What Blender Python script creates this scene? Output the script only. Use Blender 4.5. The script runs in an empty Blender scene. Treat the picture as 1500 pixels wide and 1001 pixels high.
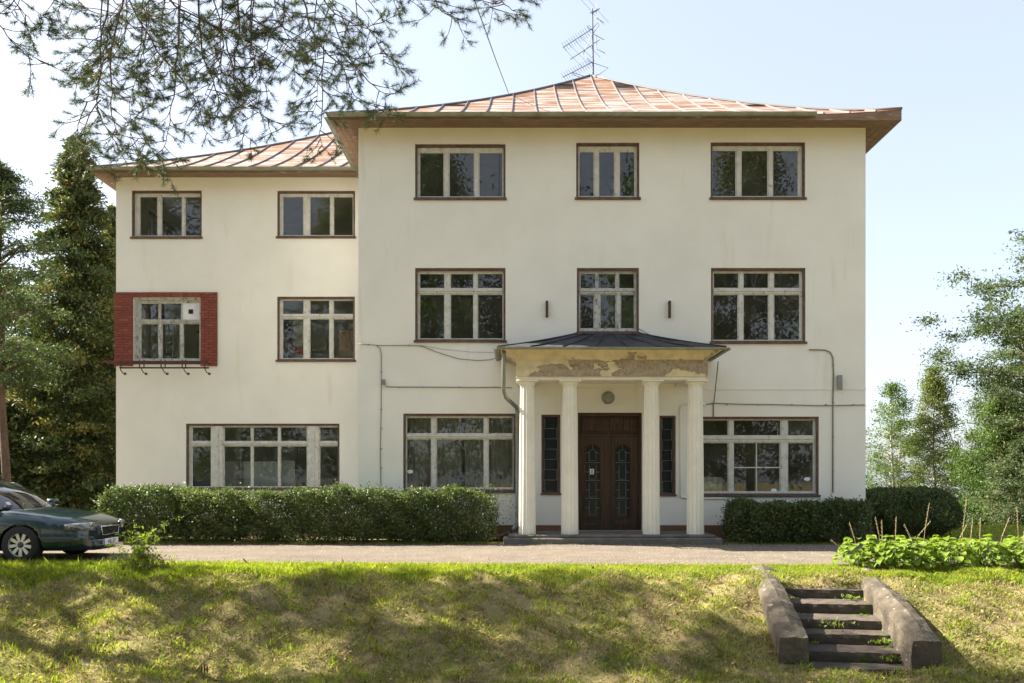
import bpy, math, random
import numpy as np
from mathutils import Vector, Matrix

random.seed(7)
rng = np.random.default_rng(7)
R = math.radians
sc = bpy.context.scene
col = sc.collection

# ------------------------------------------------------------------ camera, sky, sun, exposure
F, CX, HY, EYE = 1150.0, 765.0, 700.0, 1.5
cam_d = bpy.data.cameras.new('camera'); cam = bpy.data.objects.new('camera', cam_d); col.objects.link(cam)
cam.location = (0, 0, EYE); cam.rotation_euler = (R(90), 0, 0)
cam_d.sensor_width = 36; cam_d.lens = 36 * F / 1500.0
cam_d.shift_x = -(CX - 750) / 1500.0; cam_d.shift_y = (HY - 500.5) / 1500.0
cam_d.clip_start = 0.1; cam_d.clip_end = 5000
sc.camera = cam

SUN = Vector((-1.1, 0.31, 1.0)).normalized()          # towards the sun
SUN_EL = math.asin(SUN.z); SUN_AZ = math.atan2(SUN.x, SUN.y)
world = bpy.data.worlds.new('World'); sc.world = world; world.use_nodes = True
wn = world.node_tree.nodes; wl = world.node_tree.links; wn.clear()
sky = wn.new('ShaderNodeTexSky'); sky.sky_type = 'NISHITA'; sky.sun_disc = False
sky.sun_elevation = SUN_EL; sky.sun_rotation = SUN_AZ
sky.air_density = 1.0; sky.dust_density = 2.2; sky.ozone_density = 1.2; sky.altitude = 50
bg = wn.new('ShaderNodeBackground'); bg.inputs[1].default_value = 0.083
wo = wn.new('ShaderNodeOutputWorld')
hz = wn.new('ShaderNodeHueSaturation'); hz.inputs['Saturation'].default_value = .78; hz.inputs['Value'].default_value = 1.0
wl.new(sky.outputs[0], hz.inputs['Color']); mh = wn.new('ShaderNodeMix'); mh.data_type = 'RGBA'; mh.inputs[0].default_value = .58      # even summer haze over the clear-sky model
wl.new(hz.outputs[0], mh.inputs[6]); mh.inputs[7].default_value = (1.72, 1.86, 2.08, 1); wl.new(mh.outputs[2], bg.inputs[0]); wl.new(bg.outputs[0], wo.inputs[0])
sun_d = bpy.data.lights.new('sun', 'SUN'); sun_d.energy = 4.2; sun_d.angle = R(0.53); sun_d.color = (1.0, 0.92, 0.78)
sun = bpy.data.objects.new('sun', sun_d); col.objects.link(sun)
sun.rotation_euler = SUN.to_track_quat('Z', 'Y').to_euler()
sc.view_settings.view_transform = 'Standard'; sc.view_settings.look = 'None'
sc.view_settings.exposure = 2.38; sc.view_settings.gamma = 1; sc.view_settings.use_curve_mapping = False

# ------------------------------------------------------------------ helpers
def PX(px, Y): return (px - CX) * Y / F
def PZ(py, Y): return EYE + (HY - py) * Y / F

class MB:
    """collects faces for one mesh"""
    def __init__(s): s.v = []; s.f = []
    def add(s, vs, fs):
        o = len(s.v); s.v.extend([tuple(p) for p in vs]); s.f.extend([tuple(i + o for i in f) for f in fs]); return s
    def box(s, x0, x1, y0, y1, z0, z1):
        if x0 > x1: x0, x1 = x1, x0
        if y0 > y1: y0, y1 = y1, y0
        if z0 > z1: z0, z1 = z1, z0
        return s.add([(x0,y0,z0),(x1,y0,z0),(x1,y1,z0),(x0,y1,z0),(x0,y0,z1),(x1,y0,z1),(x1,y1,z1),(x0,y1,z1)],
              [(0,3,2,1),(4,5,6,7),(0,1,5,4),(1,2,6,5),(2,3,7,6),(3,0,4,7)])
    def bevbox(s, x0, x1, y0, y1, z0, z1, b=0.01):
        cx, cy, cz = (x0+x1)/2, (y0+y1)/2, (z0+z1)/2; hx, hy, hz = (x1-x0)/2, (y1-y0)/2, (z1-z0)/2
        vs = []; idx = {}
        for i, (sx, sy, sz) in enumerate([(a,b_,c) for a in (-1,1) for b_ in (-1,1) for c in (-1,1)]):
            for ax in range(3):
                p = [sx*(hx-b), sy*(hy-b), sz*(hz-b)]; p[ax] = (sx*hx, sy*hy, sz*hz)[ax]
                idx[(sx,sy,sz,ax)] = len(vs); vs.append((cx+p[0], cy+p[1], cz+p[2]))
        fs = []
        for ax in range(3):
            o = [a for a in range(3) if a != ax]
            for sg in (-1, 1):
                q = []
                for (a, b_) in ((-1,-1),(1,-1),(1,1),(-1,1)):
                    k = [0,0,0]; k[ax] = sg; k[o[0]] = a; k[o[1]] = b_; q.append(idx[(*k, ax)])
                fs.append(q)
        for ax in range(3):
            o = [a for a in range(3) if a != ax]
            for a in (-1,1):
                for b_ in (-1,1):
                    k0 = [0,0,0]; k1 = [0,0,0]; k0[ax] = -1; k1[ax] = 1
                    for k in (k0,k1): k[o[0]] = a; k[o[1]] = b_
                    fs.append([idx[(*k0,o[0])], idx[(*k1,o[0])], idx[(*k1,o[1])], idx[(*k0,o[1])]])
        for a in (-1,1):
            for b_ in (-1,1):
                for c in (-1,1): fs.append([idx[(a,b_,c,k)] for k in range(3)])
        return s.add(vs, fs)
    def ring(s, x0, x1, z0, z1, w, y0, y1, wt=None, wb=None):
        """rectangular ring in the x-z plane"""
        wt = w if wt is None else wt; wb = w if wb is None else wb
        s.box(x0, x0+w, y0, y1, z0, z1); s.box(x1-w, x1, y0, y1, z0, z1)
        s.box(x0+w, x1-w, y0, y1, z1-wt, z1); s.box(x0+w, x1-w, y0, y1, z0, z0+wb); return s
    def tube(s, pts, r, n=6, cap=True):
        pts = [Vector(p) for p in pts]; m = len(pts)
        rs = r if isinstance(r, (list, tuple)) else [r]*m
        o = len(s.v); prev = None
        for i, p in enumerate(pts):
            d = (pts[min(i+1, m-1)] - pts[max(i-1, 0)])
            if d.length < 1e-9: d = Vector((0,0,1))
            d.normalize()
            if prev is None:
                a = Vector((0,0,1)) if abs(d.z) < .9 else Vector((1,0,0)); u = d.cross(a).normalized()
            else:
                u = prev - d*prev.dot(d)
                u = u.normalized() if u.length > 1e-6 else d.orthogonal().normalized()
            prev = u; w = d.cross(u)
            for k in range(n):
                t = 2*math.pi*k/n; s.v.append(tuple(p + (u*math.cos(t) + w*math.sin(t))*rs[i]))
        for i in range(m-1):
            for k in range(n):
                a = o+i*n+k; b = o+i*n+(k+1) % n; s.f.append((a, b, b+n, a+n))
        if cap:
            s.f.append(tuple(o+k for k in reversed(range(n)))); s.f.append(tuple(o+(m-1)*n+k for k in range(n)))
        return s
    def lathe(s, prof, c=(0,0,0), n=24, axis='z', flute=None, cap=True):
        o = len(s.v)
        for (r, h) in prof:
            for k in range(n):
                t = 2*math.pi*k/n
                rr = r*(1 - (flute if (flute and k % 2) else 0))
                a, b = rr*math.cos(t), rr*math.sin(t)
                p = (a, b, h) if axis == 'z' else ((a, h, b) if axis == 'y' else (h, a, b))
                s.v.append((c[0]+p[0], c[1]+p[1], c[2]+p[2]))
        for i in range(len(prof)-1):
            for k in range(n):
                a = o+i*n+k; b = o+i*n+(k+1) % n; s.f.append((a, b, b+n, a+n))
        if cap: s.f.append(tuple(o+k for k in reversed(range(n)))); s.f.append(tuple(o+(len(prof)-1)*n+k for k in range(n)))
        return s
    def grid(s, P):
        """P[i][j] points"""
        o = len(s.v); n = len(P[0])
        for r_ in P: s.v.extend([tuple(p) for p in r_])
        for i in range(len(P)-1):
            for j in range(n-1):
                a = o+i*n+j; s.f.append((a, a+1, a+n+1, a+n))
        return s
    def mesh(s, name, m, smooth=False, fixn=True):
        me = bpy.data.meshes.new(name); me.from_pydata(s.v, [], s.f)
        if fixn:
            import bmesh
            bm = bmesh.new(); bm.from_mesh(me); bmesh.ops.recalc_face_normals(bm, faces=bm.faces); bm.to_mesh(me); bm.free()
        me.materials.append(m)
        if smooth: me.polygons.foreach_set('use_smooth', [True]*len(me.polygons))
        me.update(); return me
    def build(s, name, m, parent=None, smooth=False, loc=None, rot=None, fixn=True):
        o = bpy.data.objects.new(name, s.mesh(name, m, smooth, fixn)); col.objects.link(o)
        if parent: o.parent = parent
        if loc is not None: o.location = loc
        if rot is not None: o.rotation_euler = rot
        return o

def np_mesh(name, V, Fq, mats, parent=None, mi=None, smooth=False):
    """V (n,3); Fq (m,k) all faces with k corners"""
    me = bpy.data.meshes.new(name); m, k = Fq.shape
    me.vertices.add(len(V)); me.vertices.foreach_set('co', np.ascontiguousarray(V, dtype=np.float32).ravel())
    me.loops.add(m*k); me.loops.foreach_set('vertex_index', Fq.astype(np.int32).ravel())
    me.polygons.add(m); me.polygons.foreach_set('loop_start', np.arange(0, m*k, k, dtype=np.int32))
    me.polygons.foreach_set('loop_total', np.full(m, k, dtype=np.int32))
    for q in (mats if isinstance(mats, (list, tuple)) else [mats]): me.materials.append(q)
    if mi is not None: me.polygons.foreach_set('material_index', mi.astype(np.int32))
    if smooth: me.polygons.foreach_set('use_smooth', np.ones(m, dtype=bool))
    me.update(calc_edges=True); me.validate()
    o = bpy.data.objects.new(name, me); col.objects.link(o)
    if parent: o.parent = parent
    return o

def tag(o, label=None, cat=None, group=None, kind=None):
    if label: o['label'] = label
    if cat: o['category'] = cat
    if group: o['group'] = group
    if kind: o['kind'] = kind
    return o
def empty(name, loc=(0,0,0), label=None, cat=None, group=None, rz=0):
    o = bpy.data.objects.new(name, None); col.objects.link(o); o.location = loc; o.rotation_euler = (0,0,rz)
    o.empty_display_size = .2
    return tag(o, label, cat, group)
def inst(name, me, parent, loc=(0,0,0), rot=(0,0,0), scale=None):
    o = bpy.data.objects.new(name, me); col.objects.link(o); o.parent = parent; o.location = loc; o.rotation_euler = rot
    if scale: o.scale = scale
    return o

# ------------------------------------------------------------------ materials
def mat(name, c1, c2=None, scale=3.0, rough=.8, bump=0.0, bscale=30.0, metal=0.0, stretch=(1,1,1), c3=None, scale3=1.0,
        t3=(.5,.62), stretch3=(1,1,1), spec=.3, island=0.0, transl=None, coat=0.0, t2=(.35,.65), objrand=0.0, bdist=.01):
    m = bpy.data.materials.new(name); m.use_nodes = True; nt = m.node_tree; N = nt.nodes; L = nt.links
    b = N['Principled BSDF']; b.inputs['Roughness'].default_value = rough; b.inputs['Metallic'].default_value = metal
    b.inputs['Specular IOR Level'].default_value = spec; b.inputs['Coat Weight'].default_value = coat
    b.inputs['Base Color'].default_value = (*c1, 1)
    geo = N.new('ShaderNodeNewGeometry'); pos = geo.outputs['Position']
    if objrand:
        oi = N.new('ShaderNodeObjectInfo'); sc_ = N.new('ShaderNodeVectorMath'); sc_.operation = 'SCALE'
        cb = N.new('ShaderNodeCombineXYZ'); 
        for k in range(3): L.new(oi.outputs['Random'], cb.inputs[k])
        L.new(cb.outputs[0], sc_.inputs[0]); sc_.inputs['Scale'].default_value = objrand
        ad = N.new('ShaderNodeVectorMath'); L.new(pos, ad.inputs[0]); L.new(sc_.outputs[0], ad.inputs[1]); pos = ad.outputs[0]
    def noise(sca, st, det=6, ro=.6):
        mp = N.new('ShaderNodeMapping'); mp.inputs['Scale'].default_value = st; L.new(pos, mp.inputs[0])
        n = N.new('ShaderNodeTexNoise'); n.inputs['Scale'].default_value = sca; n.inputs['Detail'].default_value = det
        n.inputs['Roughness'].default_value = ro; L.new(mp.outputs[0], n.inputs[0]); return n.outputs[0]
    def ramp(src, a, b_):
        r = N.new('ShaderNodeMapRange'); r.inputs['From Min'].default_value = a; r.inputs['From Max'].default_value = b_
        L.new(src, r.inputs[0]); return r.outputs[0]
    def mix(f, a, b_):
        x = N.new('ShaderNodeMix'); x.data_type = 'RGBA'
        L.new(f, x.inputs[0])
        for v, i in ((a, 6), (b_, 7)):
            if isinstance(v, tuple): x.inputs[i].default_value = (*v, 1)
            else: L.new(v, x.inputs[i])
        return x.outputs[2]
    cur = c1
    if c2: cur = mix(ramp(noise(scale, stretch), *t2), c1, c2)
    if c3: cur = mix(ramp(noise(scale3, stretch3), *t3), cur, c3)
    if island:
        h = N.new('ShaderNodeHueSaturation')
        mr = N.new('ShaderNodeMapRange'); mr.inputs['To Min'].default_value = 1-island; mr.inputs['To Max'].default_value = 1+island
        L.new(geo.outputs['Random Per Island'], mr.inputs[0]); L.new(mr.outputs[0], h.inputs['Value'])
        mh = N.new('ShaderNodeMapRange'); mh.inputs['To Min'].default_value = .48; mh.inputs['To Max'].default_value = .515
        ml = N.new('ShaderNodeMath'); ml.operation = 'MULTIPLY'; ml.inputs[1].default_value = 7.31
        fr = N.new('ShaderNodeMath'); fr.operation = 'FRACT'; L.new(geo.outputs['Random Per Island'], ml.inputs[0]); L.new(ml.outputs[0], fr.inputs[0])
        L.new(fr.outputs[0], mh.inputs[0]); L.new(mh.outputs[0], h.inputs['Hue'])
        if isinstance(cur, tuple): h.inputs['Color'].default_value = (*cur, 1)
        else: L.new(cur, h.inputs['Color'])
        cur = h.outputs[0]
    if not isinstance(cur, tuple): L.new(cur, b.inputs['Base Color'])
    if bump:
        bp = N.new('ShaderNodeBump'); bp.inputs['Strength'].default_value = bump; bp.inputs['Distance'].default_value = bdist
        L.new(noise(bscale, (1,1,1), 8, .65), bp.inputs['Height']); L.new(bp.outputs[0], b.inputs['Normal'])
    if transl:
        tr = N.new('ShaderNodeBsdfTranslucent'); mx = N.new('ShaderNodeMixShader'); mx.inputs[0].default_value = transl[3]
        if isinstance(cur, tuple): tr.inputs[0].default_value = (*transl[:3], 1)
        else:
            mm = N.new('ShaderNodeMix'); mm.data_type = 'RGBA'; mm.blend_type = 'MULTIPLY'; mm.inputs[0].default_value = 1
            L.new(cur, mm.inputs[6]); mm.inputs[7].default_value = (*transl[:3], 1); L.new(mm.outputs[2], tr.inputs[0])
        L.new(b.outputs[0], mx.inputs[1]); L.new(tr.outputs[0], mx.inputs[2]); L.new(mx.outputs[0], N['Material Output'].inputs[0])
    return m

def glass_mat(name, tint=(.93,.95,.93), k=1.25, rough=0.0, wob=.006, dust=.03):
    m = bpy.data.materials.new(name); m.use_nodes = True; N = m.node_tree.nodes; L = m.node_tree.links; N.remove(N['Principled BSDF'])
    t = N.new('ShaderNodeBsdfTransparent'); t.inputs[0].default_value = (*tint, 1)
    g = N.new('ShaderNodeBsdfGlossy'); g.inputs['Roughness'].default_value = rough
    fr = N.new('ShaderNodeFresnel'); fr.inputs[0].default_value = 1.5
    mu = N.new('ShaderNodeMath'); mu.operation = 'MULTIPLY'; mu.inputs[1].default_value = k; mu.use_clamp = True; L.new(fr.outputs[0], mu.inputs[0])
    geo = N.new('ShaderNodeNewGeometry'); n = N.new('ShaderNodeTexNoise'); n.inputs['Scale'].default_value = 2.2; n.inputs['Detail'].default_value = 1
    L.new(geo.outputs['Position'], n.inputs[0])
    bp = N.new('ShaderNodeBump'); bp.inputs['Strength'].default_value = wob; bp.inputs['Distance'].default_value = .05
    L.new(n.outputs[0], bp.inputs['Height']); L.new(bp.outputs[0], g.inputs['Normal'])
    mx = N.new('ShaderNodeMixShader'); L.new(mu.outputs[0], mx.inputs[0]); L.new(t.outputs[0], mx.inputs[1]); L.new(g.outputs[0], mx.inputs[2])
    df = N.new('ShaderNodeBsdfDiffuse'); df.inputs[0].default_value = (.55,.54,.48,1)
    n2 = N.new('ShaderNodeTexNoise'); n2.inputs['Scale'].default_value = 1.7; n2.inputs['Detail'].default_value = 8; L.new(geo.outputs['Position'], n2.inputs[0])
    mr = N.new('ShaderNodeMapRange'); mr.inputs['From Min'].default_value = .35; mr.inputs['From Max'].default_value = .7; mr.inputs['To Min'].default_value = dust*.5; mr.inputs['To Max'].default_value = dust*1.7
    L.new(n2.outputs[0], mr.inputs[0]); m2 = N.new('ShaderNodeMixShader'); L.new(mr.outputs[0], m2.inputs[0]); L.new(mx.outputs[0], m2.inputs[1]); L.new(df.outputs[0], m2.inputs[2])
    L.new(m2.outputs[0], N['Material Output'].inputs[0]); return m

m_plaster = mat('cream_plaster', (.79,.775,.72), (.735,.72,.665), scale=.9, rough=.93, bump=.25, bscale=22, c3=(.63,.59,.49), scale3=1.1,
                t3=(.61,.90), stretch3=(3.2,3.2,.35), spec=.15)
m_column = mat('cream_column_paint', (.76,.73,.64), (.70,.67,.57), scale=3, rough=.85, c3=(.42,.41,.30), scale3=1.4, t3=(.66,.8), stretch3=(3,3,.5), spec=.2)
m_peel = mat('peeling_cream_plaster', (.66,.57,.37), (.56,.48,.32), scale=5, rough=.95, bump=.9, bscale=11, c3=(.33,.25,.18), scale3=2.3, t3=(.505,.52), stretch3=(.8,1,1.5), spec=.1, bdist=.02)
def peeling(m, th=.50):
    N = m.node_tree.nodes; L = m.node_tree.links; b = N['Principled BSDF']; geo = N.new('ShaderNodeNewGeometry')
    def nz(sc_, det, ro, st, off=(0,0,0)):
        mp = N.new('ShaderNodeMapping'); mp.inputs['Scale'].default_value = st; mp.inputs['Location'].default_value = off; L.new(geo.outputs['Position'], mp.inputs[0])
        n = N.new('ShaderNodeTexNoise'); n.inputs['Scale'].default_value = sc_; n.inputs['Detail'].default_value = det; n.inputs['Roughness'].default_value = ro; L.new(mp.outputs[0], n.inputs[0]); return n.outputs[0]
    def rg(src, a, b_, c=0., d=1.):
        r = N.new('ShaderNodeMapRange'); r.inputs['From Min'].default_value = a; r.inputs['From Max'].default_value = b_; r.inputs['To Min'].default_value = c; r.inputs['To Max'].default_value = d; L.new(src, r.inputs[0]); return r.outputs[0]
    def mx(f, a, b_):
        x = N.new('ShaderNodeMix'); x.data_type = 'RGBA'; L.new(f, x.inputs[0])
        for v, i in ((a,6),(b_,7)):
            if isinstance(v, tuple): x.inputs[i].default_value = (*v,1)
            else: L.new(v, x.inputs[i])
        return x.outputs[2]
    big = nz(1.15, 12, .62, (1,1,1.7), (3.1,0,.4))
    mask = rg(big, th, th+.01); edge = rg(big, th-.012, th); 
    under = mx(rg(nz(3.5,8,.7,(1,1,2)), .42, .58), (.36,.30,.215), (.29,.21,.145))
    under = mx(rg(nz(14,4,.6,(1,1,1)), .45, .65), under, (.40,.36,.29))
    paint = mx(rg(nz(5,8,.6,(1,1,1)), .4, .65), (.66,.57,.37), (.52,.45,.30))
    colr = mx(mask, mx(edge, paint, (.42,.35,.22)), under)
    L.new(colr, b.inputs['Base Color'])
    ml = N.new('ShaderNodeMath'); ml.operation = 'MULTIPLY_ADD'; ml.inputs[1].default_value = -1.2; L.new(mask, ml.inputs[0]); L.new(nz(18,8,.7,(1,1,1)), ml.inputs[2])
    bp = N.new('ShaderNodeBump'); bp.inputs['Strength'].default_value = 1; bp.inputs['Distance'].default_value = .012; L.new(ml.outputs[0], bp.inputs['Height']); L.new(bp.outputs[0], b.inputs['Normal'])
peeling(m_peel, .505)
m_cornice = mat('cornice_cream_plaster', (.66,.57,.37), rough=.95); peeling(m_cornice, .60)
m_plinth = mat('red_brown_plinth', (.24,.10,.06), (.14,.09,.06), scale=5, rough=.9, bump=.5, bscale=25)
m_concrete = mat('weathered_concrete', (.17,.155,.135), (.11,.10,.09), scale=4, rough=.95, bump=.8, bscale=22, c3=(.075,.085,.04), scale3=2.6, t3=(.56,.72), bdist=.02)
m_cheek = mat('lichened_concrete', (.135,.112,.08), (.06,.05,.038), scale=3.2, rough=.97, bump=1.0, bscale=18, c3=(.27,.25,.22), scale3=9, t3=(.62,.7), bdist=.03)
m_step = mat('mossy_step_concrete', (.105,.082,.066), (.06,.05,.042), scale=5, rough=.97, bump=.9, bscale=20, c3=(.06,.085,.02), scale3=3.2, t3=(.54,.68), bdist=.02)
m_brown = mat('brown_casing_paint', (.085,.045,.035), (.14,.10,.08), scale=8, rough=.6, bump=.2, bscale=40)
m_white = mat('weathered_white_paint', (.61,.60,.565), (.49,.48,.44), scale=7, rough=.6, bump=.25, bscale=60, c3=(.25,.22,.18), scale3=10, t3=(.60,.70), stretch3=(1.3,1.3,.8))
m_white2 = mat('grey_white_peeling_paint', (.52,.52,.50), (.36,.35,.33), scale=9, rough=.7, bump=.4, bscale=60, c3=(.18,.16,.14), scale3=12, t3=(.55,.64), stretch3=(1.3,1.3,.5))
m_glass = glass_mat('window_glass')
m_rust = mat('rusty_painted_roof_sheet', (.30,.295,.285), (.22,.105,.045), scale=1.1, rough=.6, bump=.15, bscale=12, stretch=(.5,3.2,5), t2=(.47,.53),
             c3=(.14,.055,.022), scale3=1.3, t3=(.50,.58), stretch3=(.6,4.0,6), objrand=30, spec=.3)
m_seam = mat('grey_blue_roof_seam', (.13,.135,.16), (.20,.15,.13), scale=6, rough=.5)
m_gutter = mat('grey_green_gutter_metal', (.30,.33,.29), (.22,.23,.19), scale=4, rough=.5, metal=.3, c3=(.28,.17,.1), scale3=5, t3=(.6,.7))
m_soffit = mat('stripped_soffit_board', (.26,.175,.125), (.17,.11,.08), scale=3, rough=.85, stretch=(1,6,6), objrand=9, c3=(.40,.33,.27), scale3=3, t3=(.62,.7), stretch3=(.6,4,4))
m_drain = mat('grey_drainpipe_metal', (.20,.22,.21), (.28,.29,.27), scale=5, rough=.45, metal=.4)
m_brick = mat('red_glazed_brick', (.24,.062,.042), (.17,.046,.034), scale=1.2, rough=.65, t2=(.40,.62), objrand=90, c3=(.25,.085,.06), scale3=1.0, t3=(.58,.64), bump=.2, bscale=40)
m_mortar = mat('dark_brick_mortar', (.10,.045,.038), (.07,.04,.035), scale=8, rough=.95)
m_iron = mat('rusty_dark_iron', (.055,.03,.025), (.11,.055,.04), scale=12, rough=.75, bump=.3)
m_door = mat('dark_weathered_door_wood', (.075,.043,.028), (.045,.027,.019), scale=3, rough=.6, bump=.35, bscale=30, stretch=(8,8,.7), c3=(.12,.075,.048), scale3=2.2, t3=(.55,.72), stretch3=(9,9,.6))
m_lead = mat('grey_lead_strip', (.34,.35,.34), rough=.5, metal=.2)
m_darkglass = mat('dark_leaded_glass', (.012,.018,.022), rough=.2, spec=.25)
m_bitumen = mat('dark_bitumen_roofing', (.016,.017,.022), (.045,.046,.055), scale=4, rough=.7, bump=.6, bscale=14, spec=.4)
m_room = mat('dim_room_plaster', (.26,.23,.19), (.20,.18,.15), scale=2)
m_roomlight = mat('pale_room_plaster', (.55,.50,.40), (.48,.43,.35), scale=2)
m_woodfloor = mat('brown_floorboards', (.16,.09,.05), (.11,.06,.035), scale=3, stretch=(1,6,1))
m_curtain = mat('grey_white_curtain', (.42,.42,.40), (.34,.34,.33), scale=5, rough=.9, transl=(.5,.5,.48,.3))
m_cable = mat('dull_grey_cable', (.21,.19,.155), (.15,.14,.115), scale=5, rough=.7)
m_black = mat('black_rubber', (.018,.018,.018), rough=.7)
m_lampglass = mat('dusty_lamp_glass', (.30,.31,.27), (.22,.23,.20), scale=9, rough=.35)
m_aerial = mat('dark_aerial_metal', (.12,.12,.15), rough=.5, metal=.5)
m_bark = mat('pine_bark', (.16,.105,.075), (.085,.06,.048), scale=7, rough=.95, bump=.9, bscale=14, stretch=(1,1,.35), bdist=.04)
m_twig = mat('brown_twig_bark', (.075,.055,.05), (.12,.085,.065), scale=9, rough=.9)
m_birch = mat('pale_birch_bark', (.42,.40,.36), (.12,.11,.10), scale=4, rough=.85, stretch=(1,1,4))
m_needle = mat('pine_needle', (.065,.10,.050), (.10,.125,.055), scale=3, rough=.55, island=.35, transl=(1.1,1.2,.7,.22))
m_pineleaf = mat('pine_foliage_sprays', (.055,.088,.038), (.092,.12,.048), scale=1.1, rough=.6, island=.35, transl=(1.2,1.3,.7,.3))
m_conifer = mat('dark_conifer_sprays', (.055,.085,.030), (.09,.115,.036), scale=1.6, rough=.65, island=.35, transl=(1.1,1.2,.6,.2))
m_contip = mat('yellow_brown_conifer_tips', (.24,.21,.06), (.17,.165,.05), scale=4, rough=.7, island=.3, transl=(1.1,1.1,.6,.25))
m_decid = mat('mid_green_leaves', (.065,.11,.033), (.10,.15,.045), scale=1.0, rough=.55, island=.35, transl=(1.3,1.5,.6,.4))
m_birchleaf = mat('pale_birch_leaves', (.11,.145,.052), (.16,.18,.065), scale=1.2, rough=.55, island=.3, transl=(1.3,1.4,.6,.4))
m_hedge = mat('dark_hedge_leaves', (.060,.092,.032), (.115,.14,.05), scale=2.6, rough=.5, island=.45, transl=(1.2,1.4,.6,.28))
m_hedge2 = mat('lighter_hedge_leaves', (.075,.105,.035), (.13,.15,.05), scale=2.2, rough=.5, island=.45, transl=(1.2,1.4,.6,.3))
m_grassG = mat('fresh_grass_blades', (.20,.265,.035), (.31,.34,.06), scale=1.5, rough=.6, island=.4, transl=(1.3,1.4,.5,.45))
m_grassD = mat('dry_grass_blades', (.50,.42,.22), (.36,.32,.13), scale=1.1, rough=.8, island=.35, transl=(1.1,1.1,.7,.35))
m_grassM = mat('dull_green_grass_blades', (.17,.21,.05), (.26,.26,.075), scale=1.4, rough=.7, island=.35, transl=(1.2,1.3,.6,.4))
m_soil = mat('mossy_thatch_ground', (.16,.15,.055), (.27,.21,.115), scale=1.3, rough=1, bump=1.0, bscale=34, c3=(.09,.06,.038), scale3=2.1, t3=(.50,.66), bdist=.03, spec=.05)
m_gravel = mat('pinkish_tan_gravel', (.175,.145,.112), (.135,.112,.088), scale=2.2, rough=1, bump=.9, bscale=90, c3=(.11,.095,.08), scale3=.8, t3=(.5,.75), stretch3=(.4,1.6,1), spec=.1)
m_pebble = mat('mixed_pebbles', (.34,.29,.25), (.2,.18,.16), scale=9, rough=.9, island=.4)
m_water = mat('calm_lake_water', (.05,.08,.10), rough=.12, spec=.5)
m_hosta = mat('bright_hosta_leaf', (.135,.215,.035), (.18,.265,.05), scale=6, rough=.7, spec=.05, objrand=20, island=.2, transl=(1.3,1.4,.45,.4))
m_stalk = mat('dry_flower_stalk', (.30,.23,.13), (.20,.16,.08), scale=20, rough=.8)
m_sapling = mat('yellow_green_sapling_leaf', (.15,.22,.03), (.20,.27,.045), scale=6, rough=.5, island=.3, transl=(1.3,1.4,.5,.45))
m_paint = mat('dark_teal_car_paint', (.006,.026,.034), rough=.25, spec=.5, coat=1.0, metal=.25)
m_trim = mat('dark_grey_plastic_trim', (.05,.065,.07), rough=.5)
m_carglass = glass_mat('car_glass', (.55,.62,.60), 2.6, 0, 0, .02)
m_chrome = mat('chrome', (.7,.7,.7), rough=.12, metal=1)
m_alloy = mat('silver_wheel_paint', (.55,.54,.50), rough=.4, metal=.3)
m_lens = mat('pale_headlight_reflector', (.30,.31,.31), (.08,.085,.09), scale=22, rough=.15, coat=1.0, t2=(.48,.55))
m_paper = mat('white_paper', (.75,.75,.75), rough=.7)
m_ink = mat('black_ink', (.02,.02,.03), rough=.6)
m_red = mat('red_print', (.45,.04,.03), rough=.6)
m_card = mat('brown_cardboard', (.33,.20,.11), (.29,.17,.09), scale=4, rough=.85)
m_panel = mat('painted_white_panel', (.72,.74,.76), (.62,.64,.66), scale=9, rough=.5)

# ------------------------------------------------------------------ terrain
KY = np.array([-80,-30,2, 9.0, 9.9, 10.6, 11.4, 12.0, 12.5, 13.3, 14.0, 17.0, 18.5, 24, 40, 70, 95, 130, 3000.])
KZ = np.array([-1.1,-1.0,-1.0,-1.0,-.95,-.70,-.39,-.17,-.06,.0,.02,.05,.07,.0,-1.15,-2.7,-4.2,-6,-6.])
def g(x, y, detail=True):
    x = np.asarray(x, float); y = np.asarray(y, float)
    crest = .10*np.sin(x*.7+1) + .06*np.sin(x*1.9)
    yy = y - crest*np.clip(1-np.abs(y-11.8)/1.6, 0, 1)
    z = np.interp(yy, KY, KZ)
    if detail:
        w = np.clip((13.2-y)/.8, 0, 1)*np.clip((y-6)/2, 0, 1)
        z = z + w*1.5*(.030*np.sin(x*3.1+y*2.3)+.022*np.sin(x*5.3-y*4.1+1.3)+.014*np.sin(x*9.7+y*8.1)+.010*np.sin(x*17.+y*13.))
    return z
xs = np.unique(np.concatenate([np.linspace(-3000,-60,8), np.linspace(-60,-11,26), np.arange(-11,11.01,.11), np.linspace(11,60,26), np.linspace(60,3000,8)]))
ys = np.unique(np.concatenate([np.linspace(-300,0,12), np.linspace(0,9,10), np.arange(9,14.01,.10), np.linspace(14,24,20), np.linspace(24,130,40), np.array([400,1500,3000.])]))
GX, GY = np.meshgrid(xs, ys); V = np.stack([GX.ravel(), GY.ravel(), g(GX, GY).ravel()], 1)
# the hollow where the garden steps sit: ground dips under them
STEP_C = (4.12, 11.2)
def in_steps(x, y):
    u = (x - (4.50 + (y-11.2)*.135)); return (np.abs(u) < .66) & (y > 9.98) & (y < 12.26)
V[:,2] -= np.where(in_steps(V[:,0], V[:,1]), .30, 0)
nx, ny = len(xs), len(ys)
I, J = np.meshgrid(np.arange(ny-1), np.arange(nx-1), indexing='ij'); a = (I*nx+J).ravel()
tag(np_mesh('ground', V, np.stack([a, a+1, a+nx+1, a+nx], 1), m_soil, smooth=True), kind='structure')
tag(MB().grid([[(x, y, -3.6) for x in (-3000, 0, 3000)] for y in (78, 600, 3000)]).build('lake_water', m_water), kind='structure')

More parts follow.
